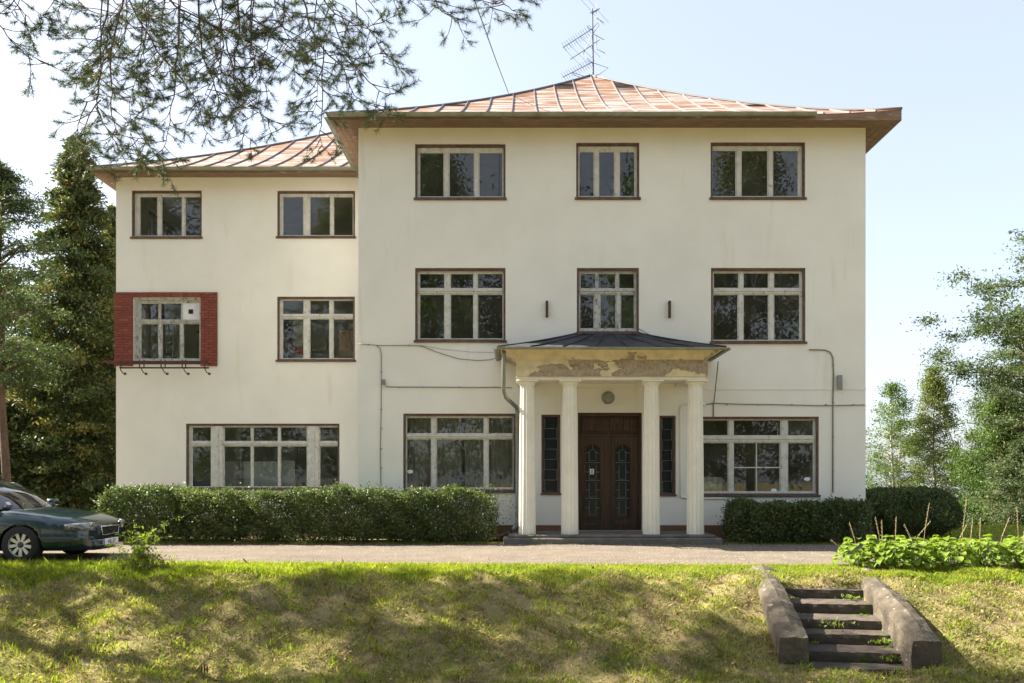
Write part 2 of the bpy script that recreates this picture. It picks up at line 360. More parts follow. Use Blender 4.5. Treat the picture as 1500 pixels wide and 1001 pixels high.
# gravel driveway (sheet just above the ground)
dxs = np.arange(-40, 30.1, .25); rows = []
for t in np.linspace(0, 1, 15):
    e0 = 13.32 + .05*np.sin(dxs*1.3) + .03*np.sin(dxs*4.1); e1 = 17.05 + .06*np.sin(dxs*.9+1)
    yy = e0 + (e1-e0)*t
    rows.append(np.stack([dxs, yy, g(dxs, yy) + .006 + .010*math.sin(math.pi*t)], 1))
P = np.array(rows); n_ = P.shape[1]; P = P.reshape(-1, 3)
I, J = np.meshgrid(np.arange(14), np.arange(n_-1), indexing='ij'); a = (I*n_+J).ravel()
tag(np_mesh('driveway', P, np.stack([a, a+1, a+n_+1, a+n_], 1), m_gravel, smooth=True), kind='structure')
# loose pebbles
N = 9000; px_ = rng.uniform(-9, 9, N); py_ = rng.uniform(13.3, 17.0, N); s_ = rng.uniform(.006, .017, N)
oct_ = np.array([[1,0,0],[0,1,0],[-1,0,0],[0,-1,0],[0,0,.7],[0,0,-.7]])
V = np.stack([px_, py_, g(px_, py_)+.014], 1)[:,None,:] + oct_[None]*s_[:,None,None]*rng.uniform(.6,1.2,(N,6,1))
ft = np.array([[0,1,4],[1,2,4],[2,3,4],[3,0,4],[1,0,5],[2,1,5],[3,2,5],[0,3,5]])
tag(np_mesh('gravel', V.reshape(-1,3), (ft[None]+np.arange(N)[:,None,None]*6).reshape(-1,3), m_pebble), 'loose pinkish gravel stones on the driveway', 'gravel', kind='stuff')

# ------------------------------------------------------------------ house
YM, YW = 18.5, 21.56                      # front walls: main block, recessed wing
MX0, MX1 = PX(525, YM), PX(1268, YM)      # -3.86 .. 8.09
WX0 = PX(170, YW)                         # -11.15
YB = 30.4; WYB = 33.0; WTOP = 9.76
house = empty('house', (2, YM, 0), 'large cream plastered three-storey villa with rusty hipped roofs and columned porch', 'house')
HM = house.matrix_basis.inverted()
_H = Matrix.Translation(-Vector(house.location))
def hb(mb, name, m, parent=None, smooth=False, loc=(0,0,0), rot=(0,0,0)):
    """build a direct part of the house, coordinates given in the world"""
    o = mb.build(name, m, parent or house, smooth, fixn=True)
    if parent is None: o.location = Vector(loc) - Vector(house.location)
    else: o.location = loc
    o.rotation_euler = rot
    return o

def wall_mb(u0, u1, z0, z1, holes, thick=.35):
    us = sorted(set([u0, u1] + [h[0] for h in holes] + [h[2] for h in holes]))
    zs = sorted(set([z0, z1] + [h[1] for h in holes] + [h[3] for h in holes]))
    mb = MB()
    def hole(u, z): return any(h[0] < u < h[2] and h[1] < z < h[3] for h in holes)
    for i in range(len(us)-1):
        for j in range(len(zs)-1):
            a, b, c, d = us[i], us[i+1], zs[j], zs[j+1]
            if hole((a+b)/2, (c+d)/2): continue
            mb.add([(a,0,c),(b,0,c),(b,0,d),(a,0,d)], [(0,1,2,3)])
            mb.add([(a,thick,c),(b,thick,c),(b,thick,d),(a,thick,d)], [(3,2,1,0)])
    for h in holes:
        a, c, b, d = h
        mb.add([(a,0,c),(a,0,d),(a,thick,d),(a,thick,c)], [(0,1,2,3)])
        mb.add([(b,0,c),(b,0,d),(b,thick,d),(b,thick,c)], [(3,2,1,0)])
        mb.add([(a,0,c),(b,0,c),(b,thick,c),(a,thick,c)], [(3,2,1,0)])
        mb.add([(a,0,d),(b,0,d),(b,thick,d),(a,thick,d)], [(0,1,2,3)])
    return mb

def window(ypl, rect, rows, cross=None, white=m_white, casing=m_brown, cw=.045, posts=(), nopane=(), rot=0, origin=None, sill=True):
    """rect and rows in photo pixels on the wall plane at depth ypl -> real sizes. rows = [(top, bottom, [(x0,x1),...])]"""
    X = lambda p: (p-rect[0])*ypl/F
    Z = lambda p: (rect[3]-p)*ypl/F
    w, h = X(rect[2]), Z(rect[1])
    loc = origin or (PX(rect[0], ypl), ypl, PZ(rect[3], ypl))
    c = MB().ring(0.002, w-.002, 0.002, h-.002, cw, .025, .20, wt=.055)
    root = hb(c, 'window', casing, loc=loc, rot=(0,0,rot))
    fr = MB().ring(cw, w-cw, cw, h-.055, .0, .08, .15) if False else MB()
    top0, botn = rows[0][0], rows[-1][1]
    x_l = min(r[2][0][0] for r in rows); x_r = max(r[2][-1][1] for r in rows)
    # white outer frame, widths from the glass edges
    L_ = max(X(x_l)-.022, cw+.02); R_ = min(X(x_r)+.022, w-cw-.02); T_ = min(Z(top0)+.022, h-.075); B_ = max(Z(botn)-.022, cw+.02)
    fr.box(cw, L_, .085, .16, cw, h-.055); fr.box(R_, w-cw, .085, .16, cw, h-.055)
    fr.box(L_, R_, .085, .16, T_, h-.055); fr.box(L_, R_, .085, .16, cw, B_)
    fr.build('frame', white, root)
    if sill:
        sl = MB().bevbox(-.03, w+.03, -.045, .08, -.035, .018, .006); sl.build('sill', casing, root)
        sp = MB().box(cw, w-cw, .045, .085, cw, cw+.028); sp.build('sill_board', white, root)
    for k in range(len(rows)-1):
        za, zb = Z(rows[k][1])-.022, Z(rows[k+1][0])+.022
        if za > zb:
            MB().bevbox(L_, R_, .07, .15, zb, za, .008).build('transom', white, root)
            MB().bevbox(L_-.01, R_+.01, .05, .07, (za+zb)/2-.005, (za+zb)/2+.022, .004).build('drip_rail', white, root)
    for ri, (t, b, cols) in enumerate(rows):
        zt, zb = Z(t)+.022, Z(b)-.022
        for i in range(len(cols)-1):
            xa, xb = X(cols[i][1])+.022, X(cols[i+1][0])-.022
            if xb-xa > .004: MB().bevbox(xa, xb, .075, .155, zb, zt, .006).build('mullion', white, root)
        for i, (xa, xb) in enumerate(cols):
            xa, xb, za, zb_ = X(xa), X(xb), Z(b), Z(t)
            MB().ring(xa-.021, xb+.021, za-.021, zb_+.021, .022, .095, .14).build('sash', white, root)
            if (ri, i) in nopane: continue
            MB().box(xa, xb, .115, .119, za, zb_).build('pane', m_glass, root)
    if cross:
        for (ax, p, a, b) in cross:
            if ax == 'v': MB().box(X(p)-.013, X(p)+.013, .10, .135, Z(b), Z(a)).build('glazing_bar', white, root)
            else: MB().box(X(a), X(b), .098, .137, Z(p)-.013, Z(p)+.013).build('glazing_bar', white, root)
    for (xa, xb) in posts:
        MB().bevbox(X(xa), X(xb), .035, .085, cw+.002, h-.06, .012).build('post', white, root)
        MB().bevbox((X(xa)+X(xb))/2-.05, (X(xa)+X(xb))/2+.05, .02, .035, cw+.01, h-.08, .005).build('post_moulding', white, root)
    return root, (PX(rect[0], ypl), PZ(rect[3], ypl), PX(rect[2], ypl), PZ(rect[1], ypl))

holesM, holesW = [], []
def wm(*a, **k): r, h = window(YM, *a, **k); holesM.append(h); return r
def ww(*a, **k): r, h = window(YW, *a, **k); holesW.append(h); return r
# main block, third floor
wm((608,211,740.5,291.5), [(222,288,[(614.6,649),(658,693.7),(702,735.6)])])
wm((844,209,936.6,291), [(220.6,287,[(849.3,870),(878.3,900),(909,930)])])
wm((1041,208.4,1179.5,291), [(218.6,286,[(1045,1079),(1088,1126),(1134.4,1170.7)])])
# second floor
wm((608,392.7,740.5,500), [(400,420.7,[(614.6,650),(660,692.7),(700,736)]), (430.6,496.5,[(614.6,650),(660,692.7),(700,736)])])
wm((845,392.7,936,488), [(400,421,[(851,872.7),(877.3,901.7),(908,929.4)]), (431,480,[(850.5,870),(880.5,902),(910.5,929.4)])], white=m_white2)
wm((1041.5,392.7,1180,502), [(399,420.5,[(1047,1083),(1091,1127),(1136,1173)]), (431,497.5,[(1046,1082),(1091,1127),(1136,1173)])])
# ground floor
wm((590.6,606,755,720), [(612,634.5,[(595.5,630.5),(639.5,708),(716,752)]), (643.6,714,[(595.5,630.5),(639.5,708),(716,752)])])
wm((1018,610.5,1199.6,726), [(615.6,637.5,[(1024,1067.6),(1076.6,1145),(1156.5,1193)]), (649,720,[(1024,1067.6),(1076.6,1144),(1156.5,1193)])],
   cross=[('v',1110,649,720),('h',685,1076.6,1144)])
# wing
ww((192.8,279,295.5,348.4), [(287,344.5,[(202.8,228),(235,264),(269.5,291.5)])])
ww((406,279.5,520,347.8), [(287,344,[(413.3,442.6),(453,482),(488,515.5)])])
w3 = ww((195.8,436,294,528), [(444,467,[(204.5,229.5),(233.5,263),(267,291)]), (474,525,[(204.5,229),(235.5,261),(267,290)])],
   casing=m_white2, white=m_white2, nopane=((0,2),), sill=False)
X3 = lambda p: (p-195.8)*YW/F; Z3 = lambda p: (528-p)*YW/F
vp = MB().box(X3(265.5), X3(291.5), .088, .112, Z3(467.5), Z3(443.5)).build('vent_panel', m_panel, w3)
vp['label'] = 'white blanking panel with small square vent'
MB().bevbox(X3(274.5), X3(281), .07, .088, Z3(459), Z3(452.5), .004).build('vent', m_black, w3)
ww((405.8,434.7,519.8,528.5), [(439.5,459,[(413,443),(453,481),(487.5,516.5)]), (467,525,[(413,443),(453,481),(487.5,516.5)])])
ww((272.3,620.7,497.3,716.7), [(626,646,[(280,306.7),(327,365.3),(370,405.3),(410,447.7),(467.7,494)]),
    (654,713,[(280,306.7),(327,365.3),(370,405.3),(410,447.7),(467.7,494)])], posts=((308.5,325),(449.5,466)))
# wing's left side wall, two windows on the upper floors, light falls in through them
LW = []
for (zz0, zz1) in ((4.75,6.45), (8.0,9.35)):
    for ua in (-24.9, -28.3):
        LW.append((ua, zz0, ua+2.2, zz1))
        h_ = (zz1-zz0)*F/YW; w_ = 2.2*F/YW
        t_ = 6
        window(YW, (0,0,w_,h_), [(t_,h_-t_,[(6,w_/3-3),(w_/3+4,2*w_/3-4),(2*w_/3+3,w_-6)])], rot=R(-90), origin=(WX0, -ua, zz0))
# door + side lights openings
DR = (PX(846.4,YM), .25, PX(940.6,YM), PZ(604.6,YM))
SL = [(PX(793,YM), PZ(723.5,YM), PX(821,YM), PZ(607.5,YM)), (PX(966,YM), PZ(725.5,YM), PX(990,YM), PZ(609,YM))]
holesM += [DR] + SL

GZ = -.25
# main front wall (local frame: u = X, depth = +Y)
hb(wall_mb(MX0, MX1, GZ, WTOP, holesM), 'front_wall', m_plaster, loc=(0, YM, 0))
hb(wall_mb(WX0, MX0+.02, GZ, WTOP, holesW), 'wing_front_wall', m_plaster, loc=(0, YW, 0))
hb(wall_mb(-WYB, -YW-.35, GZ, WTOP, LW), 'wing_side_wall', m_plaster, loc=(WX0, 0, 0), rot=(0,0,R(-90)))
hb(MB().box(WX0, WX0+.35, YW+.351, YW+.352, GZ, WTOP), 'corner_infill', m_plaster)
hb(wall_mb(-YB, -YM-.35, GZ, WTOP, []), 'side_wall', m_plaster, loc=(MX0, 0, 0), rot=(0,0,R(-90)))
hb(wall_mb(YM+.35, YB, GZ, WTOP, []), 'side_wall', m_plaster, loc=(MX1, 0, 0), rot=(0,0,R(90)))
for X_, Y_ in ((MX0, YM), (MX1, YM)):      # wall ends, 0.35 thick
    s = 1 if X_ == MX0 else -1
    hb(MB().add([(X_,Y_,GZ),(X_,Y_+.35,GZ),(X_,Y_+.35,WTOP),(X_,Y_,WTOP)],[(0,1,2,3)]), 'wall_end', m_plaster)
hb(MB().add([(WX0,YW,GZ),(WX0,YW+.35,GZ),(WX0,YW+.35,WTOP),(WX0,YW,WTOP)],[(0,1,2,3)]), 'wall_end', m_plaster)
hb(MB().box(MX0, MX1, YB, YB+.35, GZ, WTOP), 'rear_wall', m_plaster)
hb(MB().box(WX0, MX0, WYB, WYB+.35, GZ, WTOP), 'rear_wall', m_plaster)
# plinth
zp = PZ(769.5, YM)
for (a, b) in ((MX0-.02, DR[0]-.02), (DR[2]+.02, MX1+.02)):
    hb(MB().box(a, b, YM-.025, YM+.01, GZ, zp), 'plinth', m_plinth)
hb(MB().box(WX0-.02, MX0-.02, YW-.025, YW+.01, GZ, .42), 'plinth', m_plinth)
# string lines across the facade (cast band) 
hb(MB().box(PX(1033,YM), MX1+.008, YM-.012, YM+.004, PZ(571.2,YM), PZ(569.6,YM)), 'string_band', m_plaster)
hb(MB().box(PX(562,YM), PX(1033,YM)-.002, YM-.012, YM+.004, PZ(570,YM), PZ(568.4,YM)), 'string_band', m_plaster)
# interiors
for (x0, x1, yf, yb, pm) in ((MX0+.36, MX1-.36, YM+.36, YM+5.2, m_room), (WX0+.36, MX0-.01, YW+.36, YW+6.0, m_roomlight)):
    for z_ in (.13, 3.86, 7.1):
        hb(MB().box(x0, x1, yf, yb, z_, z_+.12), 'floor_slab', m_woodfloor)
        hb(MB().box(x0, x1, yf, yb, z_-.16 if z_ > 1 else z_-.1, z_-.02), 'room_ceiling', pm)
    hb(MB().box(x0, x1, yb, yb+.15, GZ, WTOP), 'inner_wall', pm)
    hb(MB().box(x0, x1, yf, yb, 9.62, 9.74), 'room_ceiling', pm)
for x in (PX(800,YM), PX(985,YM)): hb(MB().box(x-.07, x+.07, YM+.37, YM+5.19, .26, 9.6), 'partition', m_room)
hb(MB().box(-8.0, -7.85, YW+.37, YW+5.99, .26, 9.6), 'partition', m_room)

# ---- roofs
def rise(t): return .50*t + .022*t*t
def bump_r(x, y, x0, x1):
    return .10*max(0, (x-(x1-2.0))/2.0)**2
ZE = 9.80
def roof(x0, x1, y0, y1, nfront, nside, sides, up=True, xlimit=None):
    W_, D_ = x1-x0, y1-y0
    def pt(side, u, t):
        if side == 'f': x, y = x0+u, y0+t
        elif side == 'b': x, y = x1-u, y1-t
        elif side == 'l': x, y = x0+t, y1-u
        else: x, y = x1-t, y0+u
        z = ZE + rise(t)
        if up: z += bump_r(x, y, x0, x1)*max(0, 1-t/3.0)
        return (x, y, z)
    half = min(W_, D_)/2
    for side in sides:
        Ln = W_ if side in 'fb' else D_; n = nfront if side in 'fb' else nside
        cuts = [Ln*k/n for k in range(n+1)]
        for k in range(n):
            ua, ub = cuts[k], cuts[k+1]
            tm = min(half, max(min(ub, Ln-ub), min(ua, Ln-ua)) if not (ua < Ln/2 < ub) else min(half, Ln/2))
            ts = sorted(set([tm*i/10 for i in range(11)] + [min(tm, .25)] + [t for t in (min(ua,Ln-ua), min(ub,Ln-ub)) if t < tm]))
            rows_ = []
            for t in ts:
                a = max(ua, t); b = min(ub, Ln-t)
                if b < a: b = a = (a+b)/2
                rows_.append([pt(side, a, t), pt(side, b, t)])
            mb = MB().grid(rows_)
            rows2 = [[(p[0], p[1], p[2]-.035) for p in r_] for r_ in rows_]
            hb(mb, 'roof_panel', m_rust, smooth=True)
        for k in range(1, n):
            u = cuts[k]; tm = min(half, u, Ln-u)
            if tm < .15: continue
            pts = [pt(side, u, tm*i/12) for i in range(13)]
            mb = MB(); P1 = []
            for (x, y, z) in pts:
                if side in 'fb': P1.append([(x-.014,y,z-.01),(x-.010,y,z+.042),(x+.010,y,z+.042),(x+.014,y,z-.01)])
                else: P1.append([(x,y-.014,z-.01),(x,y-.010,z+.042),(x,y+.010,z+.042),(x,y+.014,z-.01)])
            mb.grid(P1); hb(mb, 'roof_seam', m_seam)
        # cross welts, staggered low folds
    for (cx_, cy_, sx, sy) in ((x0,y0,1,1),(x1,y0,-1,1),(x0,y1,1,-1),(x1,y1,-1,-1)):
        pts = []
        for i in range(15):
            t = half*i/14; x = cx_+sx*t; y = cy_+sy*t
            pts.append((x, y, ZE+rise(t)+.02+(bump_r(x,y,x0,x1)*max(0,1-t/3.0) if up else 0)))
        if xlimit is None or cx_ < xlimit: hb(MB().tube(pts, .032, 6), 'hip_cap', m_seam, smooth=True)
    if abs(W_-D_) > .1:
        zt = ZE+rise(half)+.02
        if W_ > D_: hb(MB().tube([(x0+half,(y0+y1)/2,zt),(x1-half,(y0+y1)/2,zt)], .035), 'ridge_cap', m_seam)
        else: hb(MB().tube([((x0+x1)/2,y0+half,zt),((x0+x1)/2,y1-half,zt)], .035), 'ridge_cap', m_seam)
EX0, EX1, EY0, EY1 = -4.41, 8.66, 17.9, 30.97
WEX0, WEY0, WEY1 = -11.57, 21.0, 33.6
roof(EX0, EX1, EY0, EY1, 22, 22, 'flrb')
roof(WEX0, 3.0, WEY0, WEY1, 24, 20, 'flb', up=False, xlimit=0)
# soffit boards under the eaves and fascia + gutters
def soffit(xa, xb, ya, yb_, wx0, wx1, wy0, sidesl=True, sidesr=True, name='soffit_board', wy1=31):
    n = 4
    for k in range(n):
        f0, f1 = k/n+.006, (k+1)/n-.006
        def line(f): return (xa+(wx0-xa)*f, xb+(wx1-xb)*f, ya+(wy0-ya)*f, 9.66+.085*f)
        a, b = line(f0), line(f1); th = .02
        hb(MB().add([(a[0],a[2],a[3]),(a[1],a[2],a[3]),(b[1],b[2],b[3]),(b[0],b[2],b[3]),
                     (a[0],a[2],a[3]+th),(a[1],a[2],a[3]+th),(b[1],b[2],b[3]+th),(b[0],b[2],b[3]+th)],
                    [(0,3,2,1),(4,5,6,7),(0,1,5,4),(1,2,6,5),(2,3,7,6),(3,0,4,7)]), name, m_soffit)
        for s, on in ((0, sidesl), (1, sidesr)):
            if not on: continue
            hb(MB().add([(a[s],a[2],a[3]),(b[s],b[2],b[3]),(b[s],wy1,b[3]),(a[s],wy1,a[3]),
                         (a[s],a[2],a[3]+th),(b[s],b[2],b[3]+th),(b[s],wy1,b[3]+th),(a[s],wy1,a[3]+th)],
                        [(0,1,2,3),(4,7,6,5),(0,4,5,1),(1,5,6,2),(2,6,7,3),(3,7,4,0)]), name, m_soffit)
soffit(EX0+.02, EX1-.02, EY0+.02, 0, MX0, MX1, YM)
soffit(WEX0+.02, MX0, WEY0+.02, 0, WX0, MX0, YW, sidesr=False, wy1=33.5)
_P = [[], [], [], []]
for i in range(30):
    x = EX0+.02+(EX1-EX0-.04)*i/29; t_ = ZE-.012+bump_r(x, EY0, EX0, EX1)
    for j, p in enumerate(((x,EY0,9.655),(x,EY0,t_),(x,EY0+.018,t_),(x,EY0+.018,9.655))): _P[j].append(p)
_P.append(_P[0]); hb(MB().grid(_P), 'fascia', m_soffit)
hb(MB().box(EX0, EX0+.018, EY0+.02, EY1, 9.655, 9.79), 'fascia', m_gutter)
def fascia_up(x, y0_, y1_):
    return MB().box(x, x+.018, y0_, y1_, 9.655, 9.90)
hb(fascia_up(EX1-.018, EY0+.02, EY1), 'fascia', m_gutter)
hb(MB().box(WEX0+.02, MX0, WEY0, WEY0+.018, 9.655, 9.79), 'fascia', m_soffit)
hb(MB().box(WEX0, WEX0+.018, WEY0+.02, WEY1, 9.655, 9.79), 'fascia', m_gutter)
def gutter(p0, p1, r=.075):
    p0, p1 = Vector(p0), Vector(p1); d = (p1-p0); side = Vector((d.y, -d.x, 0)).normalized()
    P_ = []
    for p in (p0, p1):
        P_.append([p + side*(r*math.cos(a)) + Vector((0,0,-r*math.sin(a))) for a in [math.pi*i/8 for i in range(9)]] +
                  [p + side*((r-.008)*math.cos(a)) + Vector((0,0,-(r-.008)*math.sin(a))) for a in [math.pi*(8-i)/8 for i in range(9)]])
    for r_ in P_: r_.append(r_[0])
    return MB().grid(P_)
hb(gutter((EX0-.03, EY0-.065, 9.775), (PX(1195,17.85), EY0-.065, 9.79)), 'gutter', m_gutter, smooth=True)
hb(gutter((WEX0-.03, WEY0-.065, 9.775), (MX0-.02, WEY0-.065, 9.77)), 'gutter', m_gutter, smooth=True)
hb(gutter((EX0-.065, EY1, 9.775), (EX0-.065, EY0-.03, 9.775)), 'gutter', m_gutter, smooth=True)
for i in range(14):
    x = EX0+.4+i*.86
    if x > 6.2: break
    hb(MB().tube([(x, EY0+.01, 9.80), (x, EY0-.13, 9.79), (x, EY0-.13, 9.77)], .006, 4), 'gutter_bracket', m_gutter)

# ---- brick surround of the wing window
def px_w(x): return PX(x, YW)
bz0, bz1 = PZ(536.6, YW), PZ(428.5, YW); nc = 28; ch = (bz1-bz0)/nc
piers = ((WX0-.04, px_w(195.6)), (px_w(294.2), px_w(319)))
for (a, b) in piers: hb(MB().box(a+.006, b-.006, YW-.022, YW+.02, bz0+.003, bz1-.003), 'mortar_bed', m_mortar)
hb(MB().box(piers[0][1]-.006, piers[1][0]+.006, YW-.022, YW+.02, PZ(436,YW)+.004, bz1-.003), 'mortar_bed', m_mortar)
for (a, b) in piers:
    L_ = (b-a)/2
    full = MB().bevbox(.005, L_-.005, -.038, -.005, .005, ch-.005, .003).mesh('brick', m_brick)
    halfb = MB().bevbox(.005, L_/2-.005, -.038, -.005, .005, ch-.005, .003).mesh('brick', m_brick)
    for c in range(nc):
        z = bz0+c*ch
        lay = [(0,full),(L_,full)] if c % 2 == 0 else [(0,halfb),(L_/2,full),(1.5*L_,halfb)]
        for (u, me) in lay:
            inst('brick', me, house, Vector((a+u, YW+random.uniform(-.003,.002), z)) - Vector(house.location))
sx0, sx1 = piers[0][1], piers[1][0]; ns = 26; sw = (sx1-sx0)/ns; sz0 = PZ(436,YW)
sol = MB().bevbox(.004, sw-.004, -.038, -.005, .004, bz1-sz0-.004, .003).mesh('brick', m_brick)
for k in range(ns): inst('brick', sol, house, Vector((sx0+k*sw, YW+random.uniform(-.003,.002), sz0)) - Vector(house.location))

# ---- door and side lights
dw, dh = DR[2]-DR[0], DR[3]-DR[1]
door = hb(MB().ring(.002, dw-.002, .002, dh-.002, .05, .06, .30, wt=.08, wb=.02), 'door', m_door, loc=(DR[0], YM, DR[1]))
tz0 = dh-(635.5-604.6)*YM/F
MB().box(.05, dw-.05, .12, .20, tz0-.05, tz0+.0).build('door_transom', m_door, door)
MB().box(.05, dw-.05, .16, .20, tz0+.0005, dh-.081).build('transom_panel', m_door, door)
mz0, mz1 = tz0+.05, dh-.13
for k in range(4):                       # raised meander blocks in the transom
    xa = .10+k*(dw-.2)/4; ww_ = (dw-.2)/4
    MB().bevbox(xa+.02, xa+ww_*.45, .135, .16, mz0+.02, mz1, .006).build('relief_block', m_door, door)
    MB().bevbox(xa+ww_*.52, xa+ww_*.97, .142, .16, mz0+(.14 if k % 2 else .02), mz1-(.02 if k % 2 else .14), .006).build('relief_block', m_door, door)
MB().ring(.075, dw-.075, tz0+.025, dh-.10, .02, .125, .158).build('transom_moulding', m_door, door)
mid = (898.6-846.4)*YM/F
def leaf(xa, xb, gx0, gx1):
    """door leaf with an arched glazed opening"""
    lz1 = tz0-.052; ga, gb = (gx0-846.4)*YM/F, (gx1-846.4)*YM/F
    gz0 = (781-762)*YM/F; gzt = (781-655)*YM/F; r = (gb-ga)/2; gc = (ga+gb)/2; zs = gzt-r
    n = 10; arch = [(gc - r*math.cos(math.pi*i/n), zs + r*math.sin(math.pi*i/n)) for i in range(n+1)]
    mb = MB(); y0, y1 = .14, .19
    def plate(poly):
        k = len(poly); mb.add([(p[0],y0,p[1]) for p in poly]+[(p[0],y1,p[1]) for p in poly],
            [tuple(range(k)), tuple(reversed(range(k, 2*k)))]+[(i,(i+1)%k,(i+1)%k+k,i+k) for i in range(k)])
    plate([(xa,.02),(ga,.02),(ga,lz1),(xa,lz1)]); plate([(gb,.02),(xb,.02),(xb,lz1),(gb,lz1)])
    plate([(ga,.02),(gb,.02),(gb,gz0),(ga,gz0)])
    for i in range(n):
        plate([arch[i], arch[i+1], (arch[i+1][0], lz1), (arch[i][0], lz1)])
    lf = mb.build('door_leaf', m_door, door)
    poly = [(ga,gz0),(gb,gz0)]+[(p[0],p[1]) for p in reversed(arch)]
    MB().add([(p[0], .17, p[1]) for p in poly], [tuple(range(len(poly)))]).build('leaf_glass', m_darkglass, door)
    MB().tube([(ga-.02,.133,gz0-.02)]+[(gc-(r+.02)*math.cos(math.pi*i/n), .133, zs+(r+.02)*math.sin(math.pi*i/n)) for i in range(n+1)]+[(gb+.02,.133,gz0-.02),(ga-.02,.133,gz0-.02)], .014, 6).build('glass_moulding', m_door, door)
    # leadwork: little house shapes and stacked frames
    h_ = gzt-gz0; m = MB(); iw = r*.48
    def poly_t(pts): m.tube([(p[0], .160, p[1]) for p in pts], .0045, 4)
    z = gz0+.06; hh = (h_-.45)/3
    for k in range(3):
        poly_t([(gc-iw,z),(gc+iw,z),(gc+iw,z+hh-.08),(gc-iw,z+hh-.08),(gc-iw,z)]); poly_t([(ga,z+hh*.4),(gc-iw,z+hh*.4)]); poly_t([(gb,z+hh*.4),(gc+iw,z+hh*.4)])
        poly_t([(ga,z+hh-.03),(gb,z+hh-.03)]); z += hh
    poly_t([(gc-iw,z+.02),(gc+iw,z+.02),(gc+iw,z+.22),(gc,z+.30),(gc-iw,z+.22),(gc-iw,z+.02)]); poly_t([(ga,z+.19),(gc-iw,z+.22)]); poly_t([(gb,z+.19),(gc+iw,z+.22)]); poly_t([(gc,z+.30),(gc,gzt)])
    m.build('leadwork', m_lead, door)
    MB().bevbox(ga-.03, gb+.03, .128, .14, .10, gz0-.11, .008).build('kick_panel', m_door, door)
leaf(.052, mid-.004, 858.5, 879.5); leaf(mid+.004, dw-.052, 902.5, 923.5)
MB().bevbox(mid-.025, mid+.03, .105, .139, .03, tz0-.06, .008).build('cover_strip', m_door, door)
MB().lathe([(.03,0),(.035,-.02),(.02,-.05)], (mid+.075,.135,(781-727)*YM/F), 12, 'y').build('handle_rose', m_iron, door)
MB().tube([(mid+.075,.09,(781-727)*YM/F),(mid+.07,.08,(781-727)*YM/F),(mid-.03,.08,(781-727)*YM/F+.01)], .011).build('handle', m_iron, door)
for k, (a, b, c, d) in enumerate(SL):
    w, h = c-a, d-b
    s_ = hb(MB().ring(.002, w-.002, .002, h-.002, .045, .02, .20), 'side_light', m_brown, loc=(a, YM, b))
    MB().box(.045, w-.045, .12, .125, .045, h-.045).build('pane', m_darkglass, s_)
    MB().bevbox(-.02, w+.02, -.04, .02, -.03, .012, .005).build('sill', m_brown, s_)
    n = 7; st = (h-.16)/n; pts = []; xl, xr = .085, w-.085
    for i in range(n):
        z = .08+i*st; x1_, x2_ = (xl, xr) if i % 2 == 0 else (xr, xl)
        pts += [(x1_, .095, z), (x1_, .095, z+st)]
    MB().tube(pts, .0065, 4).build('meander_grille', m_lead, s_)
    MB().tube([(xl-.02,.10,.06),(xr+.02,.10,.06),(xr+.02,.10,h-.06),(xl-.02,.10,h-.06),(xl-.02,.10,.06)], .005, 4).build('grille_frame', m_lead, s_)

# ---- porch
CY = 17.4
SLZ = .25
hb(MB().bevbox(-.42, 4.34, 16.98, YM-.03, -.1, SLZ-.06, .02), 'porch_step', m_concrete)
hb(MB().bevbox(-.30, 4.22, 17.08, YM-.026, SLZ-.058, SLZ, .012), 'porch_floor', m_concrete)
cxs = [PX(772.2,CY), PX(834.6,CY), PX(954,CY), PX(1018.5,CY)]
zsh = PZ(566, CY); 
prof = [(.192,SLZ+.002),(.190,SLZ+.4),(.186,1.3),(.178,2.2),(.166,3.0),(.156,zsh)]
shaft = MB(); 
NF = 14; n = NF*8; o = 0
for (r_, h_) in prof:
    for k in range(n):
        t = 2*math.pi*k/n; ph = (k % 8)/8.0; cut = .13*math.sin(math.pi*ph)**.7
        rr = r_*(1-cut); shaft.v.append((rr*math.cos(t), rr*math.sin(t), h_))
for i in range(len(prof)-1):
    for k in range(n):
        a = i*n+k; b = i*n+(k+1) % n; shaft.f.append((a,b,b+n,a+n))
shm = shaft.mesh('shaft', m_column)
capm = MB().lathe([(.158,zsh),(.166,zsh+.012),(.160,zsh+.02),(.172,zsh+.035),(.205,zsh+.062),(.212,zsh+.08)], n=40).mesh('echinus', m_column, True)
abm = MB().bevbox(-.245,.245,-.235,.235,zsh+.081,3.645,.012).mesh('abacus', m_column)
for i, x in enumerate(cxs):
    c = inst('column', shm, house, Vector((x, CY, 0)) - Vector(house.location), (0,0,random.uniform(0,.3)))
    inst('echinus', capm, c); q = inst('abacus', abm, c, rot=(0,0,-c.rotation_euler.z))
ez0, ez1 = PZ(553.5,17.15), PZ(527,17.15)
ex0, ex1 = PX(755.5,17.15), PX(1037,17.15)
